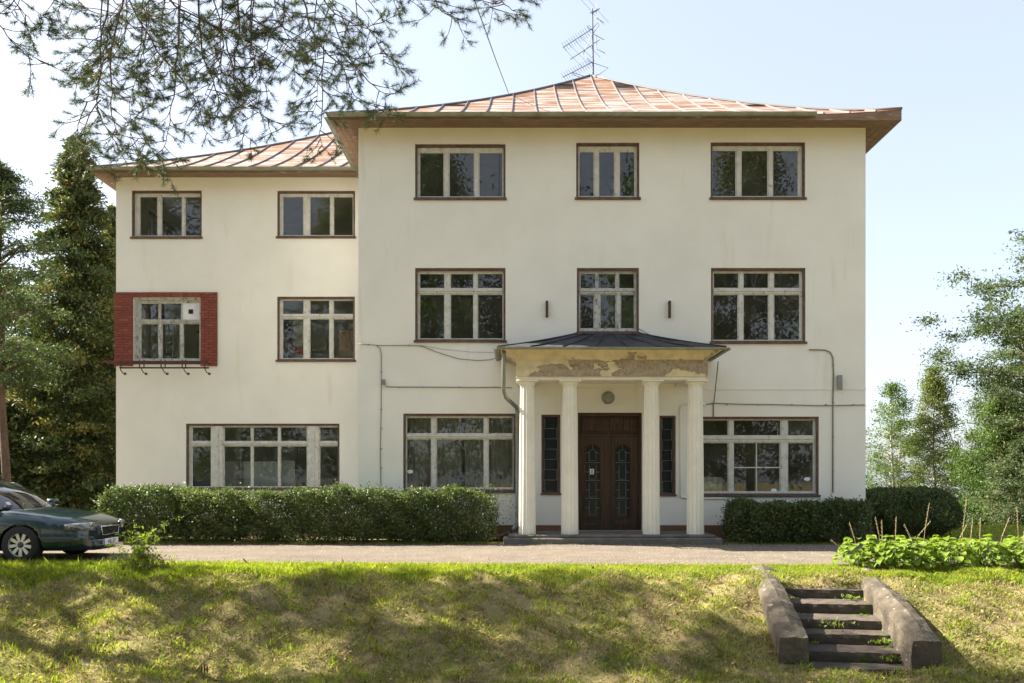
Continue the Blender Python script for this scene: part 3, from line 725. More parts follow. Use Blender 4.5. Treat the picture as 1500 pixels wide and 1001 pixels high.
# lower fascia band, the peeling frieze and the flared cornice
def ringU(x0, x1, y0, d, z0, z1, name, m):
    hb(MB().box(x0, x1, y0, y0+d, z0, z1), name, m)
    hb(MB().box(x0, x0+d, y0+d, YM-.002, z0, z1), name, m); hb(MB().box(x1-d, x1, y0+d, YM-.002, z0, z1), name, m)
ringU(ex0+.03, ex1-.03, 17.19, .42, 3.647, ez0+.03, 'architrave', m_column)
ringU(ex0, ex1, 17.15, .45, ez0+.03, ez1, 'frieze', m_peel)
ox0, ox1, oy0, oz1 = PX(733,16.92), PX(1061,16.92), 16.95, 4.30
segs = [(0,ez1+.0),(.03,ez1+.02),(.10,ez1+.05),(.35,ez1+.09),(.75,ez1+.15),(1.0,oz1-.03)]
P_ = []
for (f, z) in segs:
    a, b, c = ex0+(ox0-ex0)*f, ex1+(ox1-ex1)*f, 17.15+(oy0-17.15)*f
    P_.append([(a,YM-.002,z)]+[(a,c,z)]+[(a+(b-a)*i/12,c,z) for i in range(1,12)]+[(b,c,z),(b,YM-.002,z)])
hb(MB().grid(P_), 'cornice', m_cornice)
hb(MB().box(ex0+.45, ex1-.45, 17.58, YM-.002, 3.72, 3.76), 'porch_ceiling', m_plaster)
# dark hip roof of the porch
ry = (PX(845,YM), PX(937,YM)); rz = PZ(489,YM)
rx0, rx1, ryf, rz0 = PX(729,16.85), PX(1066,16.85)-.03, 16.86, 4.31
def prof_p(f): return rz0+(rz-rz0)*(.82*f+.18*f*f)
nfp = 7
for k in range(nfp):
    rows_ = []
    for i in range(9):
        f = i/8; a = rx0+(ry[0]-rx0)*f; b = rx1+(ry[1]-rx1)*f
        rows_.append([(a+(b-a)*(k+j/2)/nfp, ryf+(YM-.003-ryf)*f, prof_p(f)+.008*math.sin(k*3+i)) for j in range(3)])
    hb(MB().grid(rows_), 'porch_roof_sheet', m_bitumen, smooth=True)
    if k:
        pts = [((rx0+(ry[0]-rx0)*f)+((rx1+(ry[1]-rx1)*f)-(rx0+(ry[0]-rx0)*f))*k/nfp, ryf+(YM-.003-ryf)*f, prof_p(f)+.012) for f in [i/8 for i in range(9)]]
        hb(MB().tube(pts, .014, 5), 'porch_roof_lap', m_bitumen)
for (ea, ra) in ((rx0, ry[0]), (rx1, ry[1])):
    rows_ = []
    for i in range(9):
        f = i/8; rows_.append([(ea+(ra-ea)*f, ryf+(YM-.003-ryf)*f, prof_p(f)), (ea+(ra-ea)*f, YM-.003, prof_p(f))])
    hb(MB().grid(rows_), 'porch_roof_sheet', m_bitumen, smooth=True)
    hb(MB().tube([(ea+(ra-ea)*i/8, ryf+(YM-.003-ryf)*i/8, prof_p(i/8)+.01) for i in range(9)], .018, 5), 'hip_cap', m_bitumen)
hb(MB().box(rx0+.01, rx1-.01, ryf+.015, YM-.004, oz1-.028, rz0-.006), 'roof_deck', m_soffit)
hb(gutter((rx0-.02, ryf-.055, 4.30), (rx1+.05, ryf-.055, 4.285), .05), 'porch_gutter', m_gutter, smooth=True)
hb(gutter((rx0-.05, YM-.01, 4.29), (rx0-.05, ryf-.02, 4.29), .05), 'porch_gutter', m_gutter, smooth=True)
hb(gutter((rx1+.05, ryf-.02, 4.28), (rx1+.05, YM-.01, 4.28), .05), 'porch_gutter', m_gutter, smooth=True)
# drain pipe
Yd = 17.0
hb(MB().tube([(PX(738,Yd),Yd,4.27),(PX(738,Yd),Yd+.02,PZ(520,Yd)),(PX(738,17.1),17.1,PZ(572,17.1)),(PX(741,17.3),17.35,PZ(582,17.3)),(PX(756,18.3),18.3,PZ(596,18.3)),
              (PX(758,18.38),18.38,PZ(604,18.38)),(PX(758,18.38),18.38,PZ(762,18.38)),(PX(756,18.3),18.3,PZ(770,18.3)),(PX(750,18.0),18.05,PZ(777,18.0))], .048, 10), 'drainpipe', m_drain, smooth=True)
for py in (625, 700, 755): hb(MB().lathe([(.056,-.015),(.056,.015)], (PX(758,18.38),18.38,PZ(py,18.38)), 12), 'pipe_clamp', m_drain)

# ------------------------------------------------------------------ things fixed to the facade
def pm(px, py, d=.02): return (PX(px, YM-d), YM-d, PZ(py, YM-d))
lamp = empty('wall_lamp', pm(890.6,583,0), 'round dusty bulkhead lamp on the wall above the entrance door', 'lamp')
MB().lathe([(.15,0),(.15,-.03),(.12,-.04)], n=24, axis='y').build('lamp_base', m_drain, lamp, True)
MB().lathe([(.125,-.035),(.128,-.07),(.11,-.11),(.07,-.135),(.02,-.145)], n=24, axis='y').build('lamp_glass', m_lampglass, lamp, True)
for px, py0, py1, lb in ((801,442,466,'rusty iron flag bracket on the wall left of the middle second-floor window'), (980,442,467,'rusty iron flag bracket on the wall right of the middle second-floor window')):
    p = pm(px, py1, 0); b = empty('wall_bracket', p, lb, 'bracket', 'rusty brackets beside the middle window'); h = (py1-py0)*YM/F
    MB().bevbox(-.03,.03,-.10,-.04,0,h,.006).build('upright', m_iron, b); MB().box(-.02,.02,-.04,0,.03,.07).build('stay', m_iron, b); MB().box(-.02,.02,-.04,0,h-.07,h-.03).build('stay', m_iron, b)
def cable(name, pts, r, m, label, cat, clips=()):
    o = empty(name, pts[0], label, cat); p0 = Vector(pts[0])
    MB().tube([Vector(p)-p0 for p in pts], r, 6).build('run', m, o, True)
    for c in clips:
        q = Vector(c)-p0; MB().bevbox(q.x-.02, q.x+.02, q.y-.012, q.y+.02, q.z-.014, q.z+.014, .003).build('clip', m_drain, o)
    return o
cable('cable', [pm(524.5,504), pm(560,506.5), pm(600,506), pm(617,507), pm(640,516), pm(672,526), pm(700,528.5), pm(720,527), pm(735,520)], .008, m_cable, 'thin grey cable sagging across the wall left of the porch roof', 'cable', [pm(540,505), pm(600,506), pm(617,507)])
cable('cable', [pm(617,506.5), pm(650,512), pm(690,516), pm(733,516.5)], .004, m_cable, 'thinnest cable, running just above the sagging one left of the porch', 'cable')
cable('conduit', [pm(551,506), pm(557,511), pm(558.5,520), pm(558.3,600), pm(557,660), pm(558,712)], .009, m_cable, 'vertical grey conduit dropping down the wall beside the wing corner', 'conduit', [pm(558.4,y) for y in (545,600,628,658,686)])
cable('conduit', [pm(563,562), pm(566,567.0), pm(640,567.5), pm(730,568), pm(750,568.3)], .010, m_cable, 'horizontal grey conduit from the small junction box to the porch', 'conduit', [pm(x,567.5) for x in (585,620,673,726)])
cable('conduit', [pm(1185,512.5), pm(1208,513), pm(1216,516), pm(1220,524), pm(1221,545), pm(1220,590), pm(1220,722)], .014, m_cable, 'vertical conduit with a bend at its top near the right end of the facade', 'conduit', [pm(1220.5,y) for y in (535,590,640,690)])
cable('cable', [pm(1031,593.5), pm(1045,591), pm(1090,592.5), pm(1140,593), pm(1200,594.5), pm(1267,593.5)], .011, m_cable, 'long grey cable running along the wall above the right ground-floor window', 'cable', [pm(x,593) for x in (1065,1110,1160,1210,1250)])
cable('pipe', [pm(1034,592.5), pm(1003,592.8), pm(998,595), pm(996.8,600), pm(997,660), pm(997.5,729), pm(1010,730.5), pm(1060,730), pm(1068,733), pm(1071,741), pm(1071,785)], .024, m_plaster, 'cream painted pipe looping down beside the rightmost porch column', 'pipe')
cable('cable', [(PX(1052,17.6),17.6,PZ(530,17.6)), (PX(1050,18.1),18.1,PZ(550,18.1)), pm(1046,588), pm(1044.8,592), pm(1045,611)], .010, m_black, 'black cable hanging from the right corner of the porch roof', 'cable')
cable('cable', [pm(737,500,.03), pm(745,505,.1), pm(752,508,.15)], .006, m_black, 'short black cable between the left second-floor window and porch roof', 'cable')
cable('cable', [pm(936,482,.03), pm(948,489,.08), pm(955,492,.12)], .008, m_black, 'short black cable between the middle second-floor window and porch roof', 'cable')
def jbox(px, py, w, h, lb):
    b = empty('junction_box', pm(px, py, 0), lb, 'junction box')
    MB().bevbox(-w/2,w/2,-.07,0,-h/2,h/2,.008).build('box', m_drain, b); MB().bevbox(-w/2-.008,w/2+.008,-.085,-.07,-h/2-.008,h/2+.008,.006).build('lid', m_drain, b)
jbox(562.5, 560.5, .07, .11, 'small grey junction box at the start of the horizontal conduit')
jbox(1228.5, 561, .10, .33, 'tall grey electric box on the wall near the right house corner')

# iron window-box rack under the brick window
rk = empty('window_rack', (PX(227,YW-.35), YW, PZ(530,YW-.35)), 'rusty iron flower-box rack with hooks under the brick-framed wing window', 'rack')
yr = YW-.34; xa, xb = PX(148,yr)-rk.location.x, PX(306,yr)-rk.location.x; za, zb = PZ(528.5,yr)-rk.location.z, PZ(539,yr)-rk.location.z
MB().bevbox(xa, xb-.03, -.36, -.33, za-.06, za+.0, .005).build('top_rail', m_iron, rk)
MB().bevbox(xa+.5, xb, -.36, -.32, zb-.02, zb+.02, .005).build('bottom_rail', m_iron, rk)
MB().bevbox(xa, xb-.03, -.02, .0, za-.05, za-.01, .004).build('back_rail', m_iron, rk)
for px in (204.5, 211, 236, 242, 267, 272, 300, 177): 
    x = PX(px,yr)-rk.location.x; MB().box(x-.014, x+.014, -.35, -.335, zb, za+.03).build('upright', m_iron, rk)
for px in (176, 207, 238, 269, 300):
    x = PX(px,yr)-rk.location.x
    MB().tube([(x,-.34,zb),(x+.01,-.33,zb-.06),(x+.05,-.31,zb-.13),(x+.09,-.29,zb-.15)], .013, 6).build('hook', m_iron, rk)
    MB().bevbox(x+.07, x+.13, -.31, -.25, zb-.185, zb-.125, .008).build('hook_end', m_iron, rk)
    MB().box(x-.012, x+.012, -.33, .0, za-.045, za-.02).build('cross_bar', m_iron, rk)

# aerial mast
YA = 24.45
def pa(px, py, dy=0): return Vector((PX(px,YA), YA+dy, PZ(py,YA)))
ab = pa(869,114); an = empty('aerial_mast', ab, 'television aerial mast with stacked antennas on the roof peak', 'antenna')
z780 = lambda x, y: pa(780+x/7.15, y/7.15)
MB().tube([pa(869,116)-ab, pa(867.9,13)-ab], [.028,.02], 8).build('mast', m_aerial, an)
def yagi(a, b, n, el, tilt=(0.5,0.8,-.28), skip=0):
    a, b = Vector(a)-ab, Vector(b)-ab; bm_ = MB().tube([a,b], .013, 5); o = bm_.build('boom', m_aerial, an)
    m = MB(); d = Vector(tilt).normalized()
    for i in range(n):
        p = a.lerp(b, (i+.5)/n); m.tube([p-d*el/2, p+d*el/2], .006, 4)
    m.build('elements', m_aerial, o)
yagi(z780(320,500), z780(632,300), 13, .35); yagi(z780(315,812), z780(632,650), 13, .35)
yagi(z780(395,625), z780(632,470), 4, 1.0, (.7,.6,-.36)); yagi(z780(600,140), z780(705,92), 2, 1.1, (.7,.6,-.36))
for pts in ([(632,300),(680,240),(700,262),(640,345)], [(630,340),(510,618)], [(668,45),(668,190),(752,242)], [(668,365),(672,515),(762,560)], [(632,140),(705,92)], [(632,462),(706,418)], [(632,355),(752,420)],
            [(636,660),(795,714),(690,786),(665,784)], [(420,760),(545,803)], [(420,765),(425,782),(500,812)], [(575,270),(600,310),(632,300)], [(575,610),(600,650),(632,650)]):
    MB().tube([z780(*p)-ab for p in pts], .010, 4).build('rod', m_aerial, an)
# thin overhead wire
w0 = Vector((PX(745,22.3), 22.3, PZ(137,22.3)))
cb_ = empty('overhead_wire', w0, 'thin dark wire rising from the roof slope into the pine branches', 'wire')
w1 = Vector((PX(692,12.0), 12.0, PZ(-8,12.0))); w2 = Vector((-6.75, 6.3, 9.8))
MB().tube([(0,0,0), (w1-w0)*.5+Vector((0,0,-.03)), w1-w0, w2-w0], .011, 5).build('wire', m_aerial, cb_)

# things behind the windows
def curtain(xa, xb, z0, z1, y, lb, amp=.035, fr=9):
    n = int((xb-xa)*60); P_ = []
    for z in (z0, (z0+z1)/2, z1):
        P_.append([(xa+(xb-xa)*i/n, y+amp*math.sin(i/n*(xb-xa)*fr*2*math.pi+math.sin(i*.13)*1.5)*(1.1 if z == z0 else .8), z) for i in range(n+1)])
    o = MB().grid(P_).build('curtain', m_curtain, smooth=True); tag(o, lb, 'curtain', 'curtains in the left ground-floor window of the main block')
zc0, zc1 = 1.1, 2.95
curtain(PX(594,YM), PX(620,YM)+.2, zc0, zc1, YM+.50, 'pale curtain behind the narrow left pane of the curtained ground-floor window')
curtain(PX(632,YM), PX(674,YM), zc0, zc1, YM+.46, 'pale curtain left of the gap in the curtained ground-floor window')
curtain(PX(679,YM), PX(714,YM), zc0, zc1, YM+.46, 'pale curtain right of the gap in the curtained ground-floor window')
curtain(PX(718,YM), PX(756,YM), zc0, zc1, YM+.50, 'pale curtain behind the narrow right pane nearest the porch')
def pw(px, py, d): return (PX(px, YW+d), YW+d, PZ(py, YW+d))
o = MB().bevbox(PX(496,22.3), PX(517,22.3), 22.3, 22.6, 4.1, PZ(484,22.3), .01).build('cardboard_box', m_card); tag(o, 'tall brown cardboard box behind the right pane of a wing window', 'box')
st = empty('shelf_unit', (PX(436,22.4), 22.5, 3.98), 'white shelf with red boxes behind the left pane of a wing window', 'shelf')
for (z0, z1, m) in ((4.02,4.75,m_red),(4.75,5.0,m_white),(5.0,5.25,m_red),(5.25,6.0,m_white)):
    MB().bevbox(-.13,.18,-.1,.2,z0-3.98,z1-3.985,.006).build('shelf_box', m, st)
o = MB().bevbox(PX(326,22.1), PX(408,22.1), 22.1, 22.13, .26, PZ(676,22.1), .006).build('white_board', m_panel); tag(o, 'grey-white board standing behind the wide wing window', 'board')
o = MB().bevbox(PX(410,22.3), PX(432,22.3), 22.3, 22.33, .26, PZ(675,22.3), .006).build('white_board', m_white); tag(o, 'framed board leaning behind the right of the wide wing window', 'board')
o = MB().bevbox(PX(1020,18.95), PX(1058,18.95), 18.95, 19.3, .9, PZ(699,18.95), .01).build('white_cabinet', m_panel); tag(o, 'low white cabinet behind the ground-floor window beside the porch', 'cabinet')
def oval(px, py, ypl, lb, w=.075, h=.045):
    o = MB().lathe([(1,0),(1,-.002)], n=20, axis='y').build('sticker', m_paper); o.scale = (w, 1, h); o.location = (PX(px,ypl), ypl+.1145, PZ(py,ypl)); tag(o, lb, 'sticker', 'oval stickers on the window panes')
oval(599.5, 691, YM, 'white oval sticker on the left pane of the curtained window'); oval(1185, 702, YM, 'white oval sticker on the rightmost ground-floor pane'); oval(1136, 719, YM, 'white oval sticker low on the divided middle pane', .07,.05)
nt = empty('door_notice', (PX(868,YM), YM+.165, PZ(691,YM)), 'small white paper notice with red print on the left door leaf glass', 'notice')
MB().box(-.048,.048,-.004,0,-.065,.065).build('paper', m_paper, nt)
MB().lathe([(.022,-.0045),(.022,-.006)], (0,0,.02), 16, 'y').build('red_mark', m_red, nt)
for z in (-.02,-.035,-.048): MB().box(-.032,.03,-.006,-.0045,z,z+.006).build('print_line', m_ink, nt)
# a few things lying left of the porch
for i, (px, py, s, m, lb) in enumerate(((727,781,.15,m_concrete,'grey stone in the rubble at the left of the porch'), (741,786,.12,m_concrete,'small stone at the corner of the porch step'), (733,770,.10,m_plinth,'broken brick on the rubble left of the porch'))):
    Yr = 17.8; c = (PX(px,Yr), Yr, g(0,Yr)+s*.45)
    b = MB().bevbox(-s,s,-s*.8,s*.8,-s*.5,s*.5,s*.3); o = b.build('rubble_stone', m, loc=c, rot=(random.uniform(-.2,.2),random.uniform(-.3,.3),random.uniform(0,3))); tag(o, lb, 'stone', 'rubble beside the porch')
lg = MB().tube([(PX(722,17.6),17.6,.14),(PX(735,17.7),17.7,.20),(PX(748,17.9),17.9,.27)], [.05,.045,.03], 8).build('cut_log', m_bark, smooth=True); tag(lg, 'thin cut log leaning on the rubble left of the porch', 'log')

# ------------------------------------------------------------------ garden steps
stp = empty('garden_steps', (4.5, 10.1, -.95), 'mossy concrete garden steps with sloping side walls set into the bank', 'steps', rz=R(-7.6))
SM = Matrix.Translation(stp.location) @ Matrix.Rotation(stp.rotation_euler.z, 4, 'Z'); SMi = SM.inverted()
def rough_box(x0,x1,y0,y1,z0,z1,amp,n=(14,4,3),seed=0):
    import bmesh
    bm = bmesh.new(); bmesh.ops.create_cube(bm, size=1)
    bmesh.ops.subdivide_edges(bm, edges=[e for e in bm.edges if abs((e.verts[0].co-e.verts[1].co).x) > .5], cuts=n[0], use_grid_fill=True)
    bmesh.ops.subdivide_edges(bm, edges=[e for e in bm.edges if abs((e.verts[0].co-e.verts[1].co).y) > .5], cuts=n[1], use_grid_fill=True)
    bmesh.ops.subdivide_edges(bm, edges=[e for e in bm.edges if abs((e.verts[0].co-e.verts[1].co).z) > .5], cuts=n[2], use_grid_fill=True)
    r_ = random.Random(seed)
    mb = MB()
    for v in bm.verts:
        c = v.co; edge = sum(abs(abs(k)-.5) < 1e-4 for k in c)
        k = 1-.0
        p = Vector((x0+(c.x+.5)*(x1-x0), y0+(c.y+.5)*(y1-y0), z0+(c.z+.5)*(z1-z0)))
        a = amp*(1.7 if edge >= 2 else .7)
        mb.v.append(tuple(p + Vector((r_.uniform(-a,a)*.5, r_.uniform(-a,a)*.6 + (a*.5 if (edge>=2 and c.y<0) else 0), r_.uniform(-a,a)*.5 - (a*.6 if (edge>=2 and c.z>0) else 0)))))
    bm.verts.index_update()
    for f in bm.faces: mb.f.append(tuple(v.index for v in f.verts))
    bm.free(); return mb
stepdat = [(863.4,12.18),(884.4,11.69),(907.5,11.22),(929,10.87),(955,10.42),(979.5,10.10)]
for k, (py, Yk) in enumerate(stepdat):
    p = SMi @ Vector((4.5+(Yk-11.2)*.135, Yk, PZ(py, Yk)))
    rough_box(p.x-.60, p.x+.66, p.y, p.y+.66, p.z-.16, p.z, .008, (16,5,2), k).build('step', m_step, stp)
def cheek(front, back, wf, wb, name, seed):
    """front/back = (x centre, Y, z top edge, height of face)"""
    mb = MB(); rr = random.Random(seed); n = 26; rings = []
    fr_, bk = Vector(front[:3]), Vector(back[:3])
    for i in range(n+1):
        f = i/n; c = fr_.lerp(bk, f); w = (wf+(wb-wf)*f)/2; ht = front[3]+(back[3]-front[3])*f
        # top end bends over the crest of the bank and the foot turns down to its square face
        c.z += .03*math.sin(math.pi*min(1, f*1.1)); rid = .075*min(1, f*9)*(1 if f < .97 else .6)
        prof_ = [(-w,-ht),(-w,-ht*.5),(-w,-.05),(-w*.93,0),(-w*.5,rid*.6),(0,rid),(w*.5,rid*.55),(w*.93,0),(w,-.05),(w,-ht*.5),(w,-ht)]
        rings.append([(c.x+a+rr.uniform(-.010,.010), c.y+rr.uniform(-.008,.008), c.z+b+rr.uniform(-.010,.010)) for (a,b) in prof_])
    mb.grid(rings)
    o = len(mb.v); k = len(rings[0])
    mb.f.append(tuple(range(k))); mb.f.append(tuple(reversed(range(n*k, n*k+k))))
    mb.v = [tuple(SMi @ Vector(p)) for p in mb.v]
    return mb.build(name, m_cheek, stp)
cheek((PX(1163.5,10.0),10.0,PZ(934,10.0),.42), (PX(1115,12.9),12.9,PZ(832,12.9),.60), .385, .40, 'side_wall', 1)
cheek((PX(1358,9.92),9.92,PZ(939,9.92),.46), (PX(1266,12.8),12.8,PZ(836,12.8),.60), .38, .44, 'side_wall', 2)

# ------------------------------------------------------------------ foliage tools
def rand_unit(n):
    v = rng.normal(size=(n,3)); return v/np.linalg.norm(v, axis=1, keepdims=True)
def leaf_quads(C, size, aspect=.5, D=None, spread=1.0, jit=.4):
    """rhombic leaves at points C; D preferred direction"""
    n = len(C); d = rand_unit(n)*spread
    if D is not None: d = d + D
    d /= np.linalg.norm(d, axis=1, keepdims=True)+1e-9
    s = np.cross(d, rand_unit(n)); s /= np.linalg.norm(s, axis=1, keepdims=True)+1e-9
    L = size*rng.uniform(1-jit, 1+jit, (n,1)); w = L*aspect*.5
    V = np.stack([C, C+d*L*.5+s*w, C+d*L, C+d*L*.5-s*w], 1).reshape(-1,3)
    Fq = (np.arange(n)[:,None]*4+np.arange(4)[None]); return V, Fq

def tree(name, label, x, y, H, base, Rm, shape, ncl, npl, lsize, clr, leafm, barkm, tr=.14, aspect=.5, flat=1.0, cat='tree', group=None,
         tips=None, lean=(0,0), droop=0.0, D=None, limbs=True, lim_r=.03, seed=0, ax=1.0, inner=.25, per=0, clz=.55):
    rr = np.random.default_rng(seed+101); z0 = float(g(x, y)) - .1
    t = empty(name, (x, y, z0), label, cat, group)
    mb = MB(); pts = []; rs = []
    for i in range(11):
        f = i/10; pts.append((lean[0]*f*f+.10*math.sin(f*5+seed), lean[1]*f*f+.08*math.cos(f*4+seed), H*.97*f)); rs.append(tr*(1-f*.9)+.012)
    mb.tube(pts, rs, 9); mb.build('trunk', barkm, t, True)
    h = base + (1-base)*rr.random(ncl)**.9
    ang = rr.random(ncl)*2*np.pi; ra = Rm*np.array([shape(q) for q in (h-base)/(1-base)])*np.sqrt(inner+(1-inner)*rr.random(ncl))
    ra *= 1+.22*np.sin(ang*3+seed+h*9)
    dz = droop*ra; csz = np.ones(ncl)
    if per:                       # clumps strung along boughs
        nb = max(1, ncl//per); hb_ = base+(1-base)*(np.arange(nb)+rr.random(nb))/nb; ab_ = rr.random(nb)*2*np.pi
        rb_ = Rm*np.array([shape(q) for q in (hb_-base)/(1-base)])*rr.uniform(.72,1.12,nb)
        ncl = nb*per; csz = np.repeat(.35+.65*np.minimum(1, rb_/(.45*Rm)), per); h = np.repeat(hb_, per); sfrac = np.tile(np.linspace(.22,1,per), nb); ang = np.repeat(ab_, per)+rr.normal(size=ncl)*.10/(sfrac+.2)
        ra = np.repeat(rb_, per)*sfrac; dz = droop*ra*(.35+.65*sfrac) - .10*np.repeat(rb_, per)*(sfrac > .95)
    C = np.stack([np.cos(ang)*ra*ax + lean[0]*h*h, np.sin(ang)*ra + lean[1]*h*h, h*H - dz], 1)
    if limbs:
        lb = MB()
        for k in range(0, ncl, max(1, ncl//110)):
            c = C[k]; hh = max(base*.9*H*.95, c[2]-ra[k]*(.35-droop)) if droop < .3 else min(H*.97, c[2]+ra[k]*droop)
            f = hh/H; s = Vector((lean[0]*f*f, lean[1]*f*f, hh)); e = Vector(c); m_ = s.lerp(e, .5)+Vector((0,0,.12*ra[k]))
            lb.tube([s, m_, e], [lim_r*1.2, lim_r*.8, lim_r*.25], 5, cap=False)
        tag(lb.build('limbs', barkm, t, True), kind='stuff')
    P = np.repeat(C, npl, 0) + rng.normal(size=(ncl*npl,3))*clr*np.array([1,1,clz*flat])*np.repeat(csz, npl)[:,None]*rng.uniform(.5,1.15,(ncl*npl,1))
    outward = np.repeat(np.stack([np.cos(ang), np.sin(ang), np.full(ncl,-.2)], 1), npl, 0)
    V, Fq = leaf_quads(P, lsize, aspect, D=outward*.6 if D is None else np.array(D)[None]+outward*.3)
    mi = None; mats = [leafm]
    if tips is not None:
        mats = [leafm, tips[0]]; frac = rr.random(ncl) < tips[1]; mi = (np.repeat(frac, npl) & (rng.random(ncl*npl) < .75)).astype(int)
    cr = np_mesh('crown', V, Fq, mats, t, mi=mi)
    return t
cone2 = lambda f: (1-f)**.82 + .01
cone = lambda f: (1-f)**.8*(.35+.65*min(1, f*8)) + .02
egg = lambda f: math.sin(math.pi*min(1,(f*.93+.07))**.75)**.8
col_ = lambda f: (math.sin(math.pi*min(1, f*.9+.1)**.6))**.6*(1-.35*f)
umb = lambda f: (math.sin(math.pi*(f*.85+.1)))**.6

# ------------------------------------------------------------------ trees beside and behind the house
tree('conifer', 'tall dark conifer with yellowish tips against the wing of the house', -14.75, 26, 13.0, .02, 3.3, cone2, 2100, 62, .125, .21, m_conifer, m_bark, .22, .42, tips=(m_contip,.28), droop=.42, lim_r=.02, seed=3, per=6, clz=.45)
tree('conifer', 'second dark conifer peeping between the tall conifer and the wing eaves', -15.6, 30, 12.3, .02, 3.5, cone2, 1200, 55, .135, .23, m_conifer, m_bark, .2, .42, tips=(m_contip,.25), droop=.42, lim_r=.02, seed=5, per=6, clz=.45)
tree('pine_tree', 'slender pine with a bare trunk at the left edge of the view', -14.6, 22.2, 10.5, .40, 1.8, egg, 230, 120, .12, .26, m_pineleaf, m_bark, .12, .25, seed=8, per=5, droop=.05, clz=.4, lean=(-.2,0))
tree('deciduous_tree', 'leafy tree behind the slender pine at the left edge', -20.8, 31, 10.2, .10, 3.0, egg, 320, 80, .14, .36, m_decid, m_bark, .15, seed=9)
tree('deciduous_tree', 'sunlit green tree in the gap behind the parked car', -24.0, 40, 9.5, .06, 4.2, egg, 300, 60, .22, .5, m_decid, m_bark, .18, seed=10)
tree('deciduous_tree', 'broad low tree between the conifer and the left pine trunk', -19.0, 36, 8.0, .04, 2.8, egg, 260, 60, .2, .42, m_decid, m_bark, .15, seed=11)
tree('deciduous_tree', 'low dense tree behind the car roof', -17.2, 24.5, 4.6, .02, 2.2, egg, 220, 70, .15, .36, m_hedge, m_bark, .1, seed=12)
# right-hand side
tree('birch_tree', 'light airy birch just right of the house corner', 21.2, 45, 8.4, .08, 1.8, egg, 170, 70, .11, .30, m_decid, m_birch, .08, seed=20, lim_r=.018)
tree('birch_tree', 'pale yellow-green pointed birch right of the airy birch', 23.9, 45.5, 9.5, .04, 2.3, cone2, 420, 90, .11, .27, m_birchleaf, m_birch, .09, seed=21, droop=.15, lim_r=.018)
tree('deciduous_tree', 'dark rounded tree in front of the pale birch', 25.4, 41.5, 7.3, .04, 2.5, egg, 460, 90, .12, .30, m_decid, m_bark, .14, seed=22, per=5)
tree('pine_tree', 'pine with a bare reddish trunk at the right edge of the view', 25.6, 40, 11.0, .30, 2.2, umb, 180, 120, .14, .30, m_pineleaf, m_bark, .12, .35, seed=23, per=5, clz=.4)
tree('pine_tree', 'thin pine behind the dark rounded tree', 29.6, 49, 9.3, .15, 2.2, egg, 150, 80, .20, .38, m_pineleaf, m_bark, .10, .25, seed=24)
tree('pine_tree', 'small pine between the pale birch and the right edge', 31.5, 52, 8.0, .10, 2.0, egg, 140, 70, .22, .38, m_pineleaf, m_bark, .10, .25, seed=26)
for i, (x, y, h, r_) in enumerate(((22.0,39,1.5,1.1),(26.0,38,1.6,1.2),(19.8,42,1.6,1.2))):
    tree('shrub', ['low shrub under the pale birch', 'low shrub at the foot of the reddish pine', 'low shrub beneath the airy birch'][i], x, y, h, .02, r_, egg, 70, 60, .12, .22, m_decid, m_bark, .04, cat='shrub', seed=30+i, limbs=False)
tree('pine_tree', 'big pine whose layered boughs reach in from the right', 20.3, 25.5, 10.0, .40, 6.3, umb, 560, 300, .125, .31, m_pineleaf, m_bark, .28, .32, seed=46, lim_r=.035, per=7, clz=.5, droop=.06)
# large trees off to the left whose crowns shade the bank
tree('pine_tree', 'tall pine left of the car, outside the frame, shading the bank', -14.6, 12.8, 12.5, .42, 2.7, egg, 75, 190, .20, .34, m_pineleaf, m_bark, .2, .25, seed=50)
tree('pine_tree', 'tallest pine left of the driveway, outside the frame', -13.4, 14.2, 17.5, .55, 2.2, egg, 75, 190, .22, .38, m_pineleaf, m_bark, .22, .25, seed=52)
tree('pine_tree', 'dark pine filling the left edge behind the bare trunk', -18.6, 27, 8.6, .10, 2.4, egg, 220, 90, .14, .32, m_conifer, m_bark, .14, .35, seed=13, per=5)
tree('deciduous_tree', 'dense green tree right of the dark rounded tree', 28.3, 45, 6.9, .03, 2.8, egg, 420, 90, .13, .33, m_decid, m_bark, .12, seed=71, per=5)
tree('pine_tree', 'bushy young pine at the foot of the reddish pine', 23.2, 37, 3.6, .03, 1.7, egg, 160, 80, .12, .28, m_pineleaf, m_bark, .07, .35, seed=72, per=4)
tree('birch_tree', 'small birch between the airy birch and the dark rounded tree', 26.5, 55, 7.6, .05, 1.9, egg, 160, 60, .13, .30, m_decid, m_birch, .08, seed=27, per=5)
# park trees behind the camera, seen in the window panes
for i, (x, y, h) in enumerate(((-22,-9,22),(-14,-12,25),(-6,-8,22),(1.5,-12,25),(9,-8,22),(16,-11,25),(24,-9,22))):
    y -= 7; h += 2
    tree('park_tree', ['leftmost','second from left','third from left','middle','third from right','second from right','rightmost'][i]+' of the tall dark park trees behind the viewer, mirrored in the panes',
         x, y, h, .10, 4.7, col_, 300, 115, .30, .80, m_birchleaf if i % 2 else m_decid, m_bark, .32, .5, group='tall park trees facing the house', seed=60+i)

